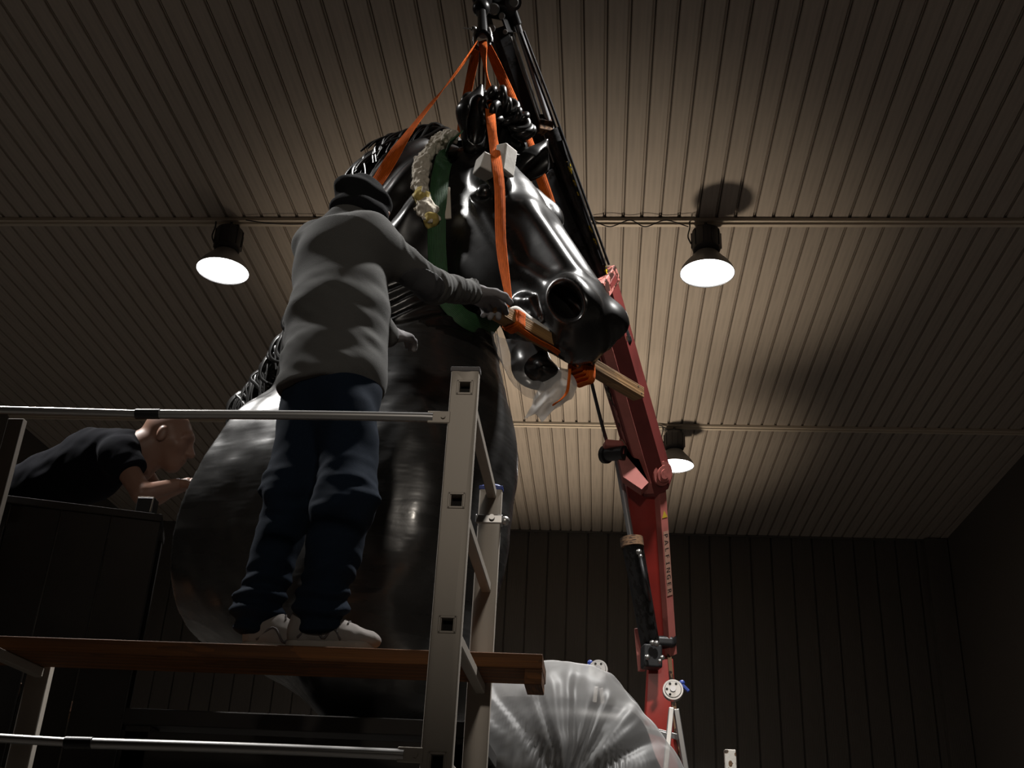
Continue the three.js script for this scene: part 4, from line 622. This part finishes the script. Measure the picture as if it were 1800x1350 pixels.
// ---------------------------------------------------------------- scaffold tower, plank, trestles
import { Brush, Evaluator, SUBTRACTION } from 'three-bvh-csg';
{
  const X = -0.3665, ZF_ = -2.6, ZR = -3.4, RY = [2.642, 2.329, 2.018, 1.708, 1.395, 1.083, 0.77, 0.458, 0.145];
  const t = thing('scaffold_tower', 'aluminium scaffold frame with square-holed uprights, rungs and side rails', 'scaffold', V(-1.05, 0, -3.0));
  const ev = new Evaluator(); ev.attributes = ['position', 'normal']; ev.useGroups = false;
  const stile = (x, z, top, front, holes) => {
    let g = new RoundedBoxGeometry(0.074, top, 0.028, 1, 0.004); g.translate(x, top / 2, z); g.deleteAttribute('uv');
    let b = new Brush(g); b.updateMatrixWorld();
    if (holes) for (const y of RY) { if (y > top - 0.03) continue; const h = new Brush(new THREE.BoxGeometry(0.028, 0.03, 0.06).translate(x + 0.002, y, z).deleteAttribute('uv')); h.updateMatrixWorld(); b = ev.evaluate(b, h, SUBTRACTION); }
    const q = toCreasedNormals(b.geometry, 0.5); metricUV(q); const s = mesh('upright', q, M.alu, t);
    if (holes) for (const y of RY) { if (y > top - 0.03) continue; const f = z + front * 0.0145; const r = []; for (const [ax, ay, w, h] of [[-0.017, 0, 0.006, 0.042], [0.021, 0, 0.006, 0.042], [0.002, 0.018, 0.042, 0.006], [0.002, -0.018, 0.042, 0.006]]) r.push(boxAt(V(x + ax, y + ay, f), w, h, 0.005, 0.0015)); const rs = mesh('rung_socket', r, M.alu, s); mesh('dark_socket_plate', boxAt(V(x + 0.002, y, z - front * 0.0135), 0.028, 0.03, 0.002, 0.0005), M.hole, s); }  // dark plate paints the shade inside each hole
    return s;
  };
  for (const x of [X, -1.752]) {
    const top = x === X ? 2.7 : 2.66; stile(x, ZF_, top, 1, x === X); stile(x, ZR, x === X ? 2.668 : 2.1, 1, false);
    for (const y of RY) { if (x !== X && y > 2.05) continue; mesh('rung', bar(V(x + 0.004, y, ZF_ - 0.0145), V(x + 0.004, y, ZR + 0.012), 0.03, 0.03, 0.004), M.alu, t); }
    const cap = new THREE.CylinderGeometry(0.037, 0.037, 0.03, 20, 1, false, -Math.PI / 2, Math.PI); cap.rotateX(Math.PI / 2); cap.rotateZ(0); cap.scale(1, 0.32, 1); cap.translate(x, top, ZF_); mesh('end_cap', [cap, boxAt(V(x, top - 0.004, ZF_), 0.078, 0.014, 0.032, 0.003)], M.glove, t);
  }
  mesh('end_cap', [ball(V(X, 2.668, ZR), 0.038, 1, 0.35, 0.5), boxAt(V(X, 2.664, ZR), 0.078, 0.014, 0.032, 0.003)], M.blue, t);
  // clamp on the rear upright
  mesh('clamp', [boxAt(V(X, 2.555, ZR), 0.088, 0.03, 0.04, 0.004), rod(V(X + 0.01, 2.557, ZR + 0.02), V(X + 0.01, 2.557, ZR + 0.034), 0.009), ball(V(X + 0.05, 2.555, ZR), 0.016)], M.aluBright, t);
  // rails: tubes with flattened ends, the upper one telescoping and slightly bent
  const rail = (y, bend) => { const a = V(X - 0.05, y, ZF_ + 0.01), m = V(-1.2, y - 0.004, ZF_ + 0.012), e = V(-1.80, y + bend, ZF_ + 0.01);
    const r = mesh('rail', [taperTube([V(X - 0.075, y, ZF_ + 0.01), V(-0.75, y, ZF_ + 0.012), m], () => 0.0125, 30, 14), taperTube([m, V(-1.45, y, ZF_ + 0.011), e], () => 0.0105, 20, 14)], M.aluBright, t);
    mesh('rail_end', [boxAt(V(X - 0.06, y, ZF_ + 0.012), 0.06, 0.034, 0.008, 0.003), rod(V(X - 0.048, y, ZF_ + 0.008), V(X - 0.048, y, ZF_ + 0.022), 0.006)], M.alu, r); mesh('rail_collar', rod(V(-1.17, y - 0.003, ZF_ + 0.012), V(-1.235, y - 0.004, ZF_ + 0.012), 0.0140), M.black, r); };
  rail(2.556, 0.004); rail(1.72, 0.003);
  mesh('brace', rod(V(-1.75, 1.1, ZR), V(X, 0.5, ZR), 0.012), M.alu, t); mesh('brace', rod(V(-1.75, 0.5, ZF_ - 0.03), V(X, 1.1, ZF_ - 0.03), 0.012), M.alu, t);
  const p = thing('platform_plank', 'stained timber plank laid across the scaffold rungs under the standing worker', 'plank', V(-1.2, 2.033, -3.26));
  mesh('board', bar(V(-2.15, 2.0555, -3.262), V(-0.165, 2.0555, -3.262), 0.236, 0.043, 0.004), M.plank, p);
  mesh('cleat', boxAt(V(-0.19, 2.012, -3.225), 0.05, 0.044, 0.16, 0.003), M.plank, p);
  tag(mesh('wood_offcut', bar(V(-0.425, 2.0775 + 0.02, -3.3), V(-0.425, 2.0775 + 0.02, -3.24), 0.03, 0.04, 0.003), M.wood), 'small pale offcut on the plank behind the scaffold upright', 'offcut');
}
// trestles that carry the statue sections, and the platform of the leaning man (in the dark)
function trestle(label, x0, x1, z0, z1, top) {
  const t = thing('steel_trestle', label, 'trestle', V((x0 + x1) / 2, 0, (z0 + z1) / 2));
  mesh('top_plate', boxAt(V((x0 + x1) / 2, top - 0.03, (z0 + z1) / 2), x1 - x0, 0.06, z1 - z0, 0.006), M.board, t);
  for (const x of [x0 + 0.06, x1 - 0.06]) for (const z of [z0 + 0.06, z1 - 0.06]) mesh('leg', bar(V(x, 0, z), V(x, top - 0.06, z), 0.1, 0.1, 0.006, V(0, 0, 1)), M.board, t);
  mesh('added_dark_skirt', boxAt(V((x0 + x1) / 2, top / 2 - 0.03, z1 - 0.02), x1 - x0, top - 0.1, 0.02, 0.003), M.board, t);  // added dark board, blacks out the wall seen below the plank
  for (const z of [z0 + 0.06, z1 - 0.06]) mesh('cross_bar', bar(V(x0 + 0.06, 0.6, z), V(x1 - 0.06, 0.6, z), 0.06, 0.06, 0.005), M.board, t);
}
trestle('dark steel trestle carrying the head section of the statue', -1.78, -0.45, -5.05, -4.15, 2.04);
// guessed stand for an unlit bulk; upright flat faces keep it dark
{
  const p0 = at(0, 870, 3.95), p1 = aty(286, 905, p0.y), d = p1.clone().sub(p0).setY(0).normalize(), n = V(d.z, 0, -d.x); if (n.z > 0) n.negate(); const a = p0.clone().addScaledVector(d, -1.1), L = a.distanceTo(p1), H = p0.y;
  const t = thing('dark_stand_in', 'guessed dark stand below the leaning man, boxed flat to stay black', 'stand', a.clone().lerp(p1, 0.5).addScaledVector(n, 0.17).setY(0));
  mesh('top_board', bar(a.clone().addScaledVector(n, 0.16).setY(H - 0.015), p1.clone().addScaledVector(n, 0.16).setY(H - 0.015), 0.34, 0.03, 0.003), M.board, t);
  const k = 9; for (let i = 0; i < k; i++) { const c = a.clone().addScaledVector(d, L * (i + 0.5) / k).addScaledVector(n, 0.012); mesh('cladding_board', bar(c.clone().setY(0.01), c.clone().setY(H - 0.031), L / k - 0.006, 0.022, 0.003, n), M.board, t); }
  for (const e of [0.03, L - 0.03]) for (const w of [0.06, 0.3]) { const c = a.clone().addScaledVector(d, e).addScaledVector(n, w); mesh('leg', bar(c.clone().setY(0), c.clone().setY(H - 0.031), 0.05, 0.05, 0.003, n), M.board, t); }
  const p = p1.clone().addScaledVector(d, -0.07).addScaledVector(n, 0.04).setY(H + 0.036); const bx = thing('small_case', 'small black case with a pale edge under the forearm of the leaning man', 'case', p.clone().setY(H)); mesh('case_body', boxAt(p, 0.075, 0.07, 0.05, 0.006), M.black, bx); mesh('edge_strip', [bar(p.clone().add(V(-0.034, 0.034, 0.026)), p.clone().add(V(0.034, 0.034, 0.026)), 0.004, 0.004, 0.001), bar(p.clone().add(V(0.032, 0.032, 0.027)), p.clone().add(V(0.028, -0.028, 0.027)), 0.006, 0.004, 0.001)], M.alu, bx);
}
{
  const feet = at(-50, 1170, 4.7).y - 0.1, t = thing('work_platform', 'dark timber work platform under the leaning man', 'platform', V(-2.9, 0, -4.85));
  mesh('deck', boxAt(V(-3.0, feet - 0.025, -4.85), 1.3, 0.05, 0.7, 0.005), M.plank, t);
  for (const x of [-3.6, -2.42]) for (const z of [-5.15, -4.55]) mesh('leg', bar(V(x, 0, z), V(x, feet - 0.05, z), 0.06, 0.06, 0.004, V(0, 0, 1)), M.post, t);
}
{ const q = at(16, 795, 3.75); tag(mesh('upright_post', bar(V(q.x, 0, q.z), V(q.x, at(30, 738, 3.75).y, q.z), 0.065, 0.03, 0.004, V(0, 0, 1)), M.post), 'dim upright post behind the railing beside the leaning man', 'post'); }
// ---------------------------------------------------------------- loader crane behind the statue
{
  const zb = (py) => 1 / lerp(1 / 4.95, 1 / 7.3, (py - 10) / 840), B = (px, py, dz = 0) => at(px, py, zb(py) + dz);
  const t = thing('loader_crane', 'red and black hydraulic loader crane with knuckle boom reaching over the statue', 'crane', V(at(1180, 1250, 8).x, 0, -8));
  const hex = (w, h) => [[-w / 2, h * 0.28], [-w / 2, -h * 0.22], [-w * 0.16, -h / 2], [w * 0.16, -h / 2], [w / 2, -h * 0.22], [w / 2, h * 0.28], [w * 0.2, h / 2], [-w * 0.2, h / 2]];
  const AX = B(1150, 850).sub(B(872, 20)).normalize(); const UPB = V(0, 1, 0).addScaledVector(AX, -AX.y).normalize(), SIDE = AX.clone().cross(UPB).normalize(); // UPB: away from the camera, up
  if (SIDE.x < 0) SIDE.negate();
  const flip = (poly) => poly.map(([x, y]) => [x, -y]).reverse();
  // telescopic boom, black
  const in1 = mesh('inner_boom', prism(hex(0.13, 0.16), B(876, 50), B(1010, 440), UPB), M.boomBlack, t);
  const in2 = mesh('middle_boom', prism(hex(0.16, 0.2), B(955, 300), B(1062, 560), UPB), M.boomBlack, t);
  for (const s of [-1, 1]) mesh('reflection_strip', bar(B(882, 70).addScaledVector(SIDE, s * 0.067), B(958, 290).addScaledVector(SIDE, s * 0.067), 0.01, 0.045, 0.003, UPB), M.steel, in1);  // pale strips stand in for light reflected along the boom sides
  mesh('tip_bracket', [bar(B(866, 2).addScaledVector(SIDE, 0.05), B(888, 62).addScaledVector(SIDE, 0.05), 0.014, 0.16, 0.004, UPB), bar(B(862, 2).addScaledVector(SIDE, -0.06), B(878, 62).addScaledVector(SIDE, -0.06), 0.014, 0.16, 0.004, UPB)], M.black, t);
  for (const [px, py, s] of [[868, 16, 0.035], [864, 50, 0.024], [882, 28, 0.02], [888, 56, 0.015], [903, 4, 0.03]]) mesh('pin_plate', rod(B(px, py, -0.12), B(px, py, -0.16), s, s * 0.8, 18), M.steel, t);
  mesh('tip_yoke', [boxAt(B(884, 6), 0.16, 0.16, 0.14, 0.02, 0.3), rod(B(902, 4, -0.1), B(902, 4, 0.1), 0.05)], M.black, t);
  // extension cylinder along the right of the boom
  const cy = mesh('extension_cylinder', [rod(B(972, 236), B(1095, 592), 0.05, 0.048, 20), rod(B(968, 228), B(976, 250), 0.058, 0.058, 20), ball(B(1096, 598), 0.055)], M.boomBlack, t);
  mesh('piston_rod', rod(B(903, 22), B(970, 232), 0.019, 0.019, 16), M.chrome, cy); mesh('rod_guide', rod(B(898, 10), B(910, 44), 0.03, 0.028, 16), M.black, cy);
  { const a = B(988, 285), b = B(1088, 570); const o = SIDE.clone().multiplyScalar(0.043).addScaledVector(UPB, -0.018); for (const [u, v] of [[0.0, 0.2], [0.38, 0.52], [0.62, 0.97]]) mesh('hazard_tape', bar(a.clone().lerp(b, u).add(o), a.clone().lerp(b, v).add(o), 0.012, 0.03, 0.002, UPB), M.hazard, cy); mesh('end_lug', [boxAt(B(1097, 600), 0.06, 0.09, 0.06, 0.01), rod(B(1097, 596, -0.06), B(1097, 596, 0.06), 0.025)], M.rust, cy); }
  mesh('guide_bracket', [boxAt(B(958, 222), 0.09, 0.12, 0.08, 0.01, 0.3), rod(B(954, 214), B(962, 232), 0.03)], M.rust, t);
  for (const [o, r] of [[0.035, 0.008], [0.06, 0.008]]) mesh('hose', tube([B(905, 60).addScaledVector(SIDE, o), B(945, 180).addScaledVector(SIDE, o + 0.02), B(1000, 340).addScaledVector(SIDE, o + 0.03), B(1050, 470).addScaledVector(SIDE, o + 0.02)], r, 40, 6), M.black, t);
  // outer boom, red: shaded side painted maroon, lit faces overlaid in pink
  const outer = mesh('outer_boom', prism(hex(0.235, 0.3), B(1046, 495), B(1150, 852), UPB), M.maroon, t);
  const LOW = UPB.clone().multiplyScalar(-1), lface = LOW.clone().multiplyScalar(0.62).addScaledVector(SIDE, -0.78).normalize(), rface = LOW.clone().multiplyScalar(0.62).addScaledVector(SIDE, 0.78).normalize();
  const face = (n, d, c) => c.clone().addScaledVector(n, d);
  mesh('edge_strip', bar(B(1052, 505).addScaledVector(LOW, 0.151), B(1150, 848).addScaledVector(LOW, 0.151), 0.07, 0.006, 0.002, UPB), M.pink, outer);  // pink strip paints the light on the lower edge
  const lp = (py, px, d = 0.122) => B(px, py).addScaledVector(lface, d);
  mesh('lit_face', bar(lp(515, 1050), lp(838, 1146), 0.105, 0.008, 0.002, lface), M.pinkWorn, outer);  // pink plate paints the lit face of the boom
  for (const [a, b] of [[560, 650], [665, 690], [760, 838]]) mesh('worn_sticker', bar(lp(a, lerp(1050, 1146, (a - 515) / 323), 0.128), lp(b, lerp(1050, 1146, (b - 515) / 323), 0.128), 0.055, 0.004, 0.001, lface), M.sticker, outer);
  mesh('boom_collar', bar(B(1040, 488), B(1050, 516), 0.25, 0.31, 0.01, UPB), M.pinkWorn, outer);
  { const c = B(1152, 826).addScaledVector(SIDE, 0.055).addScaledVector(LOW, 0.06); for (const [r, l] of [[0.085, 0.02], [0.06, 0.03], [0.035, 0.036]]) mesh('pivot_boss', rod(c, c.clone().addScaledVector(SIDE, l).addScaledVector(LOW, l * 0.6), r, r, 24), r === 0.07 ? M.red : M.pink, outer); }
  mesh('lower_edge_cable', tube([B(1060, 640).addScaledVector(SIDE, -0.11), B(1085, 735).addScaledVector(SIDE, -0.12), B(1100, 790).addScaledVector(SIDE, -0.12)], 0.012, 24, 6), M.black, outer);
  // knuckle plate and bracket on the left
  { const z = zb(800); const poly = [[1096, 742], [1100, 800], [1140, 848], [1128, 860], [1095, 838], [1085, 800], [1088, 775]].map(([x, y]) => at(x, y, z - 0.12)); const c = poly[0]; const g = new THREE.BufferGeometry(); const P = [], I = []; for (const o of [0, -0.12]) for (const p of poly) P.push(p.x, p.y, p.z + o); const n = poly.length; for (let i = 1; i < n - 1; i++) { I.push(0, i + 1, i, n, n + i, n + i + 1); } for (let i = 0; i < n; i++) { const k = (i + 1) % n; I.push(i, k, n + i, k, n + k, n + i); } g.setAttribute('position', new THREE.Float32BufferAttribute(P, 3)); g.setIndex(I); const q = g.toNonIndexed(); q.computeVertexNormals(); metricUV(q); const km = M.pink.clone(); km.side = THREE.DoubleSide; mesh('knuckle_plate', q, km, t);
    mesh('knuckle_flange', bar(at(1095, 738, z - 0.13), at(1095, 800, z - 0.13), 0.016, 0.05, 0.003, V(0, 0, 1)), M.red, t);
    mesh('clevis_cover', [boxAt(at(1080, 784, z - 0.1), 0.15, 0.05, 0.12, 0.015, 0.2)], M.pink, t);
    mesh('clevis_pin', [rod(at(1068, 798, z - 0.06), at(1098, 796, z - 0.14), 0.05, 0.05, 20), rod(at(1062, 799, z - 0.04), at(1068, 799, z - 0.06), 0.062, 0.062, 20)], M.black, t); }
  // lower arm: tapering red box, lettered right face
  const z0 = 7.32, z1 = 7.9; const top = at(1128, 842, z0), bot = at(1160, 1150, z1); const ax2 = bot.clone().sub(top).normalize();
  const taper = (a, b, w0, h0, w1, h1, up) => { const g = new RoundedBoxGeometry(1, 1, 1, 1, 0.03); const p = g.attributes.position, L = a.distanceTo(b); for (let i = 0; i < p.count; i++) { const k = p.getZ(i) + 0.5; p.setXYZ(i, p.getX(i) * lerp(w0, w1, k), p.getY(i) * lerp(h0, h1, k), p.getZ(i) * L); } g.computeVertexNormals(); const q = toCreasedNormals(g.toNonIndexed(), 0.5); metricUV(q); return q.applyMatrix4(frame(a, b, up)); };
  const arm = mesh('main_arm', taper(top, bot, 0.24, 0.26, 0.15, 0.2, V(0, 0, -1)), M.red, t);
  const aSide = ax2.clone().cross(V(0, 0, -1)).normalize(); if (aSide.x < 0) aSide.negate(); const aFront = aSide.clone().cross(ax2).normalize(); if (aFront.z < 0) aFront.negate();
  const faceA = (k, o = 0) => top.clone().lerp(bot, k).addScaledVector(aSide, lerp(0.121, 0.077, k) + o).addScaledVector(aFront, 0.04);
  // chamfer band on the right edge with the lettering
  const ch = aSide.clone().add(aFront).normalize(); const band = (k, d = 0) => top.clone().lerp(bot, k).addScaledVector(aSide, lerp(0.11, 0.068, k)).addScaledVector(aFront, lerp(0.12, 0.09, k)).addScaledVector(ch, d);
  mesh('edge_band', bar(band(0.02), band(0.99), 0.075, 0.05, 0.004, ch), M.pink, arm);
  { const cv = document.createElement('canvas'); cv.width = 1024; cv.height = 128; const c = cv.getContext('2d'); c.fillStyle = '#b58a78'; c.fillRect(0, 0, 1024, 128); c.fillStyle = '#15110f'; c.font = 'bold 124px sans-serif'; c.textAlign = 'center'; c.textBaseline = 'middle'; const s = 'PALFINGER'; [...s].forEach((l, i) => c.fillText(l, 70 + i * 110, 68));
    const tx = new THREE.CanvasTexture(cv); tx.colorSpace = THREE.SRGBColorSpace; const a = band(0.29, 0.027), b = band(0.65, 0.027); const g = new THREE.BoxGeometry(a.distanceTo(b), 0.058, 0.003); const x = b.clone().sub(a).normalize(), zz = ch.clone().addScaledVector(x, -ch.dot(x)).normalize(), y = zz.clone().cross(x); g.applyMatrix4(new THREE.Matrix4().makeBasis(x, y, zz).setPosition(a.clone().add(b).multiplyScalar(0.5)));
    tag(mesh('lettering_plate', g, mat({ map: tx, roughness: 0.6 }), arm), 'pale strip with dark capital letters'); }
  { const cv = document.createElement('canvas'); cv.width = cv.height = 64; const c = cv.getContext('2d'); c.fillStyle = '#c7a512'; c.beginPath(); c.moveTo(32, 2); c.lineTo(62, 60); c.lineTo(2, 60); c.fill(); c.fillStyle = '#111'; c.fillRect(28, 22, 8, 22); c.fillRect(28, 48, 8, 7); const p = band(0.2, 0.027); mesh('warning_sticker', new THREE.CircleGeometry(0.034, 3, Math.PI / 2).applyMatrix4(new THREE.Matrix4().lookAt(p.clone().add(ch), p, ax2.clone().negate()).setPosition(p)), mat({ color: lin(0.55, 0.38, 0.03), roughness: 0.6, side: THREE.DoubleSide }), arm); }
  // main cylinder on the left
  const cyl = mesh('main_cylinder', [rod(at(1111, 952, z0 - 0.1), at(1146, 1150, z1 - 0.12), 0.072, 0.066, 24)], M.rust, t); cyl.material = M.boomBlack;
  mesh('piston_rod', rod(at(1085, 806, z0 - 0.1), at(1111, 955, z0 - 0.1), 0.022, 0.022, 18), M.chrome, cyl); mesh('gland_ring', rod(at(1110, 946, z0 - 0.1), at(1112, 962, z0 - 0.1), 0.078, 0.078, 24), M.rust, cyl);
  mesh('fitting', [ball(at(1123, 970, z0 - 0.2), 0.02), ball(at(1126, 978, z0 - 0.2), 0.016)], M.steel, cyl); mesh('hose', tube([at(1126, 980, z0 - 0.2), at(1134, 1020, z0 - 0.2), at(1145, 1080, z1 - 0.2), at(1150, 1130, z1 - 0.2)], 0.014, 30, 6), M.black, cyl);
  // valve block, knuckle and column below
  mesh('valve_block', [boxAt(at(1145, 1155, z1 - 0.2), 0.13, 0.16, 0.12, 0.015, 0.2), boxAt(at(1168, 1130, z1 - 0.12), 0.14, 0.08, 0.14, 0.03, 0.1), boxAt(at(1175, 1126, z1 - 0.1), 0.1, 0.1, 0.12, 0.03, 0.2)], M.black, t);
  for (const [x, y, r] of [[1147, 1130, 0.02], [1154, 1131, 0.022], [1138, 1155, 0.02], [1164, 1156, 0.018], [1160, 1162, 0.016]]) mesh('fitting', ball(at(x, y, z1 - 0.3), r), M.steel, t);
  mesh('side_bar', bar(at(1121, 1105, z1 - 0.05), at(1128, 1180, z1 - 0.05), 0.03, 0.05, 0.004), M.pink, t);
  const c0 = at(1160, 1160, z1), c1 = at(1160, 1290, z1 + 0.05);
  mesh('column', [taper(c0, c1, 0.17, 0.24, 0.22, 0.3, V(0, 0, -1)), taper(c1, V(c1.x, 0.9, c1.z - 0.1), 0.22, 0.3, 0.3, 0.4, V(0, 0, -1))], M.red, t);
  mesh('rusty_edge', [bar(at(1176, 1150, z1 - 0.1), at(1189, 1290, z1 - 0.1), 0.05, 0.03, 0.004), bar(at(1189, 1285, z1 - 0.12), at(1203, 1350, z1 - 0.12), 0.04, 0.03, 0.004)], M.rust, t);
  mesh('turntable', rod(V(c1.x, 0.55, c1.z - 0.1), V(c1.x, 0.95, c1.z - 0.1), 0.35, 0.32, 30), M.black, t);
  mesh('truck_bed', boxAt(V(c1.x + 0.3, 0.4, c1.z - 1.3), 2.2, 0.3, 3.2, 0.02), M.black, t); for (const [x, z] of [[-0.6, 0.7], [1.2, 0.7], [-0.6, -1.6], [1.2, -1.6]]) { const w = V(c1.x + x, 0.26, c1.z + z - 1.0); mesh('wheel', rod(w.clone().add(V(-0.12, 0, 0)), w.clone().add(V(0.12, 0, 0)), 0.26, 0.26, 24), M.black, t); }
}
// ---------------------------------------------------------------- draped sheet, stepladder, post
{
  const Z = 5.75; const prof = [[652, 1310], [668, 1262], [690, 1222], [722, 1196], [790, 1182], [870, 1172], [950, 1164], [1000, 1166], [1058, 1181], [1098, 1212], [1140, 1262], [1175, 1310], [1204, 1356], [1235, 1420]];
  const R = new THREE.CatmullRomCurve3(prof.map(([x, y]) => at(x, y, Z))); const P = [], U = [], I = [], NU = 220, NV = 110;
  for (let i = 0; i <= NU; i++) for (let j = 0; j <= NV; j++) {
    const u = i / NU, v = j / NV * 2 - 1, r = R.getPoint(u), a = Math.abs(v); const edge = sstep(0, 0.15, u) * (1 - sstep(0.85, 1, u)); const drop = a < 0.3 ? 0.5 * a * a : 0.045 + (a - 0.3) * 0.3 + (a - 0.3) * (a - 0.3) * 1.7;
    let y = r.y - drop * (0.35 + 0.9 * edge) * 1.25, z = r.z + v * 0.42 * (0.35 + 0.65 * edge) + Math.sign(v) * 0.06 * a, x = r.x;
    const k = Math.atan2(y - 1.95, x + 0.15), fold = sstep(0.12, 0.7, a); const w = noise3(k * 5, a * 0.8, v > 0 ? 3 : 8) * 0.9 + noise3(k * 12, a * 1.5, 5) * 0.5; z += Math.sign(v || 1) * fold * 0.05 * w; y += 0.01 * w * edge;
    const n = noise3(x * 7, y * 7, z * 7) * 0.008 + noise3(x * 18, y * 18, z * 18) * 0.003; P.push(x + n, Math.max(y + n, 0.02), z + n); U.push(x, y);
  }
  for (let i = 0; i < NU; i++) for (let j = 0; j < NV; j++) { const a = i * (NV + 1) + j, b = a + NV + 1; I.push(a, b, a + 1, a + 1, b, b + 1); }
  const g = new THREE.BufferGeometry(); g.setAttribute('position', new THREE.Float32BufferAttribute(P, 3)); g.setAttribute('uv', new THREE.Float32BufferAttribute(U, 2)); g.setIndex(I); g.computeVertexNormals();
  tag(mesh('plastic_sheet', g, M.plastic), 'large translucent plastic dust sheet draped over a dark bulk behind the scaffold', 'dust sheet');
  const a = at(740, 1310, Z), b = at(1085, 1300, Z); const f0 = field([rcone(a, b, 0.16, 0.13), K(rcone(at(900, 1300, Z), at(1010, 1300, Z), 0.2, 0.18), 0.15), K(rcone(b, at(1140, 1400, Z), 0.13, 0.12), 0.1)], 0.1);
  const t = thing('covered_bulk', 'dark rounded bulk with a pale lower panel under the plastic sheet', 'covered object', V((a.x + b.x) / 2, 0, -Z));
  mesh('dark_shell', netMesh(f0, a.clone().min(b).subScalar(0.4), a.clone().max(b).addScalar(0.55), 0.025), M.black, t);
  mesh('pale_panel', [boxAt(at(980, 1395, Z - 0.22), 0.75, 0.2, 0.05, 0.02)], M.whitePaint, t);
  for (const p of [a, b]) mesh('leg', bar(V(p.x, 0, p.z), V(p.x, p.y - 0.15, p.z), 0.12, 0.12, 0.01, V(0, 0, 1)), M.black, t);
}
{
  const Z = 6.75, hz = at(1183, 1214, Z), fz = at(1052, 1178, Z + 0.5); const t = thing('folding_ladder', 'aluminium folding ladder with round steel hinges and blue levers beside the crane column', 'ladder', V(hz.x, 0, hz.z));
  const side = (h, s) => {
    const fl = V(h.x - 0.06, 0.05, h.z + 0.9), fr = V(h.x + 0.16, 0.05, h.z - 0.25);
    const leg = (e, n) => mesh('stile', bar(h.clone().lerp(e, 0.04), e, 0.03, 0.072, 0.004, V(0, 0, 1)), M.aluBright, t);
    leg(V(h.x - 0.3, 0.02, h.z + 0.15)); leg(V(h.x + 0.42, 0.02, h.z - 0.3));
    const d = V(-0.05, 0.05, 1).normalize(); const hg = mesh('hinge', [rod(h.clone().addScaledVector(d, -0.02), h.clone().addScaledVector(d, 0.03), 0.062, 0.06, 28), rod(h.clone().addScaledVector(d, 0.03), h.clone().addScaledVector(d, 0.036), 0.05, 0.046, 28)], M.aluBright, t);
    mesh('hinge_bolt', rod(h.clone().addScaledVector(d, 0.03), h.clone().addScaledVector(d, 0.055), 0.018, 0.018, 8), M.chrome, hg);
    for (let k = 0; k < 6; k++) { const a = k / 6 * 6.283; mesh('hinge_hole', rod(h.clone().add(V(Math.cos(a) * 0.036, Math.sin(a) * 0.036, 0)).addScaledVector(d, 0.03), h.clone().add(V(Math.cos(a) * 0.036, Math.sin(a) * 0.036, 0)).addScaledVector(d, 0.0368), 0.008, 0.008, 8), M.hole, hg); }
    mesh('blue_lever', [bar(h.clone().add(V(s * 0.05, 0.045, -0.02)), h.clone().add(V(s * 0.095, 0.0, -0.02)), 0.03, 0.02, 0.006), ball(h.clone().add(V(s * 0.055, 0.05, -0.02)), 0.018)], M.blue, hg);
  };
  side(hz, 1); side(fz, -1);
  for (const k of [0.1, 0.32, 0.54, 0.76]) for (const e of [[-0.3, 0.15], [0.42, -0.3]]) { const p = hz.clone().lerp(V(hz.x + e[0], 0.02, hz.z + e[1]), k), q = fz.clone().lerp(V(fz.x + e[0], 0.02, fz.z + e[1]), k); mesh('rung', bar(p, q, 0.032, 0.032, 0.003), M.aluBright, t); }
}
{ const p = at(1283, 1318, 7.6); const t = thing('white_post', 'short white painted post with rust spots beside the end wall', 'post', V(p.x, 0, p.z)); mesh('shaft', bar(V(p.x, 0, p.z), V(p.x, p.y, p.z), 0.075, 0.05, 0.008, V(0, 0, 1)), M.whitePaint, t); mesh('rust_spot', [ball(V(p.x - 0.002, p.y - 0.09, p.z + 0.024), 0.014, 1, 1.6, 0.2), ball(V(p.x + 0.03, p.y - 0.03, p.z + 0.024), 0.007, 1, 2, 0.2)], M.rust, t); }
renderer.render(scene, camera);
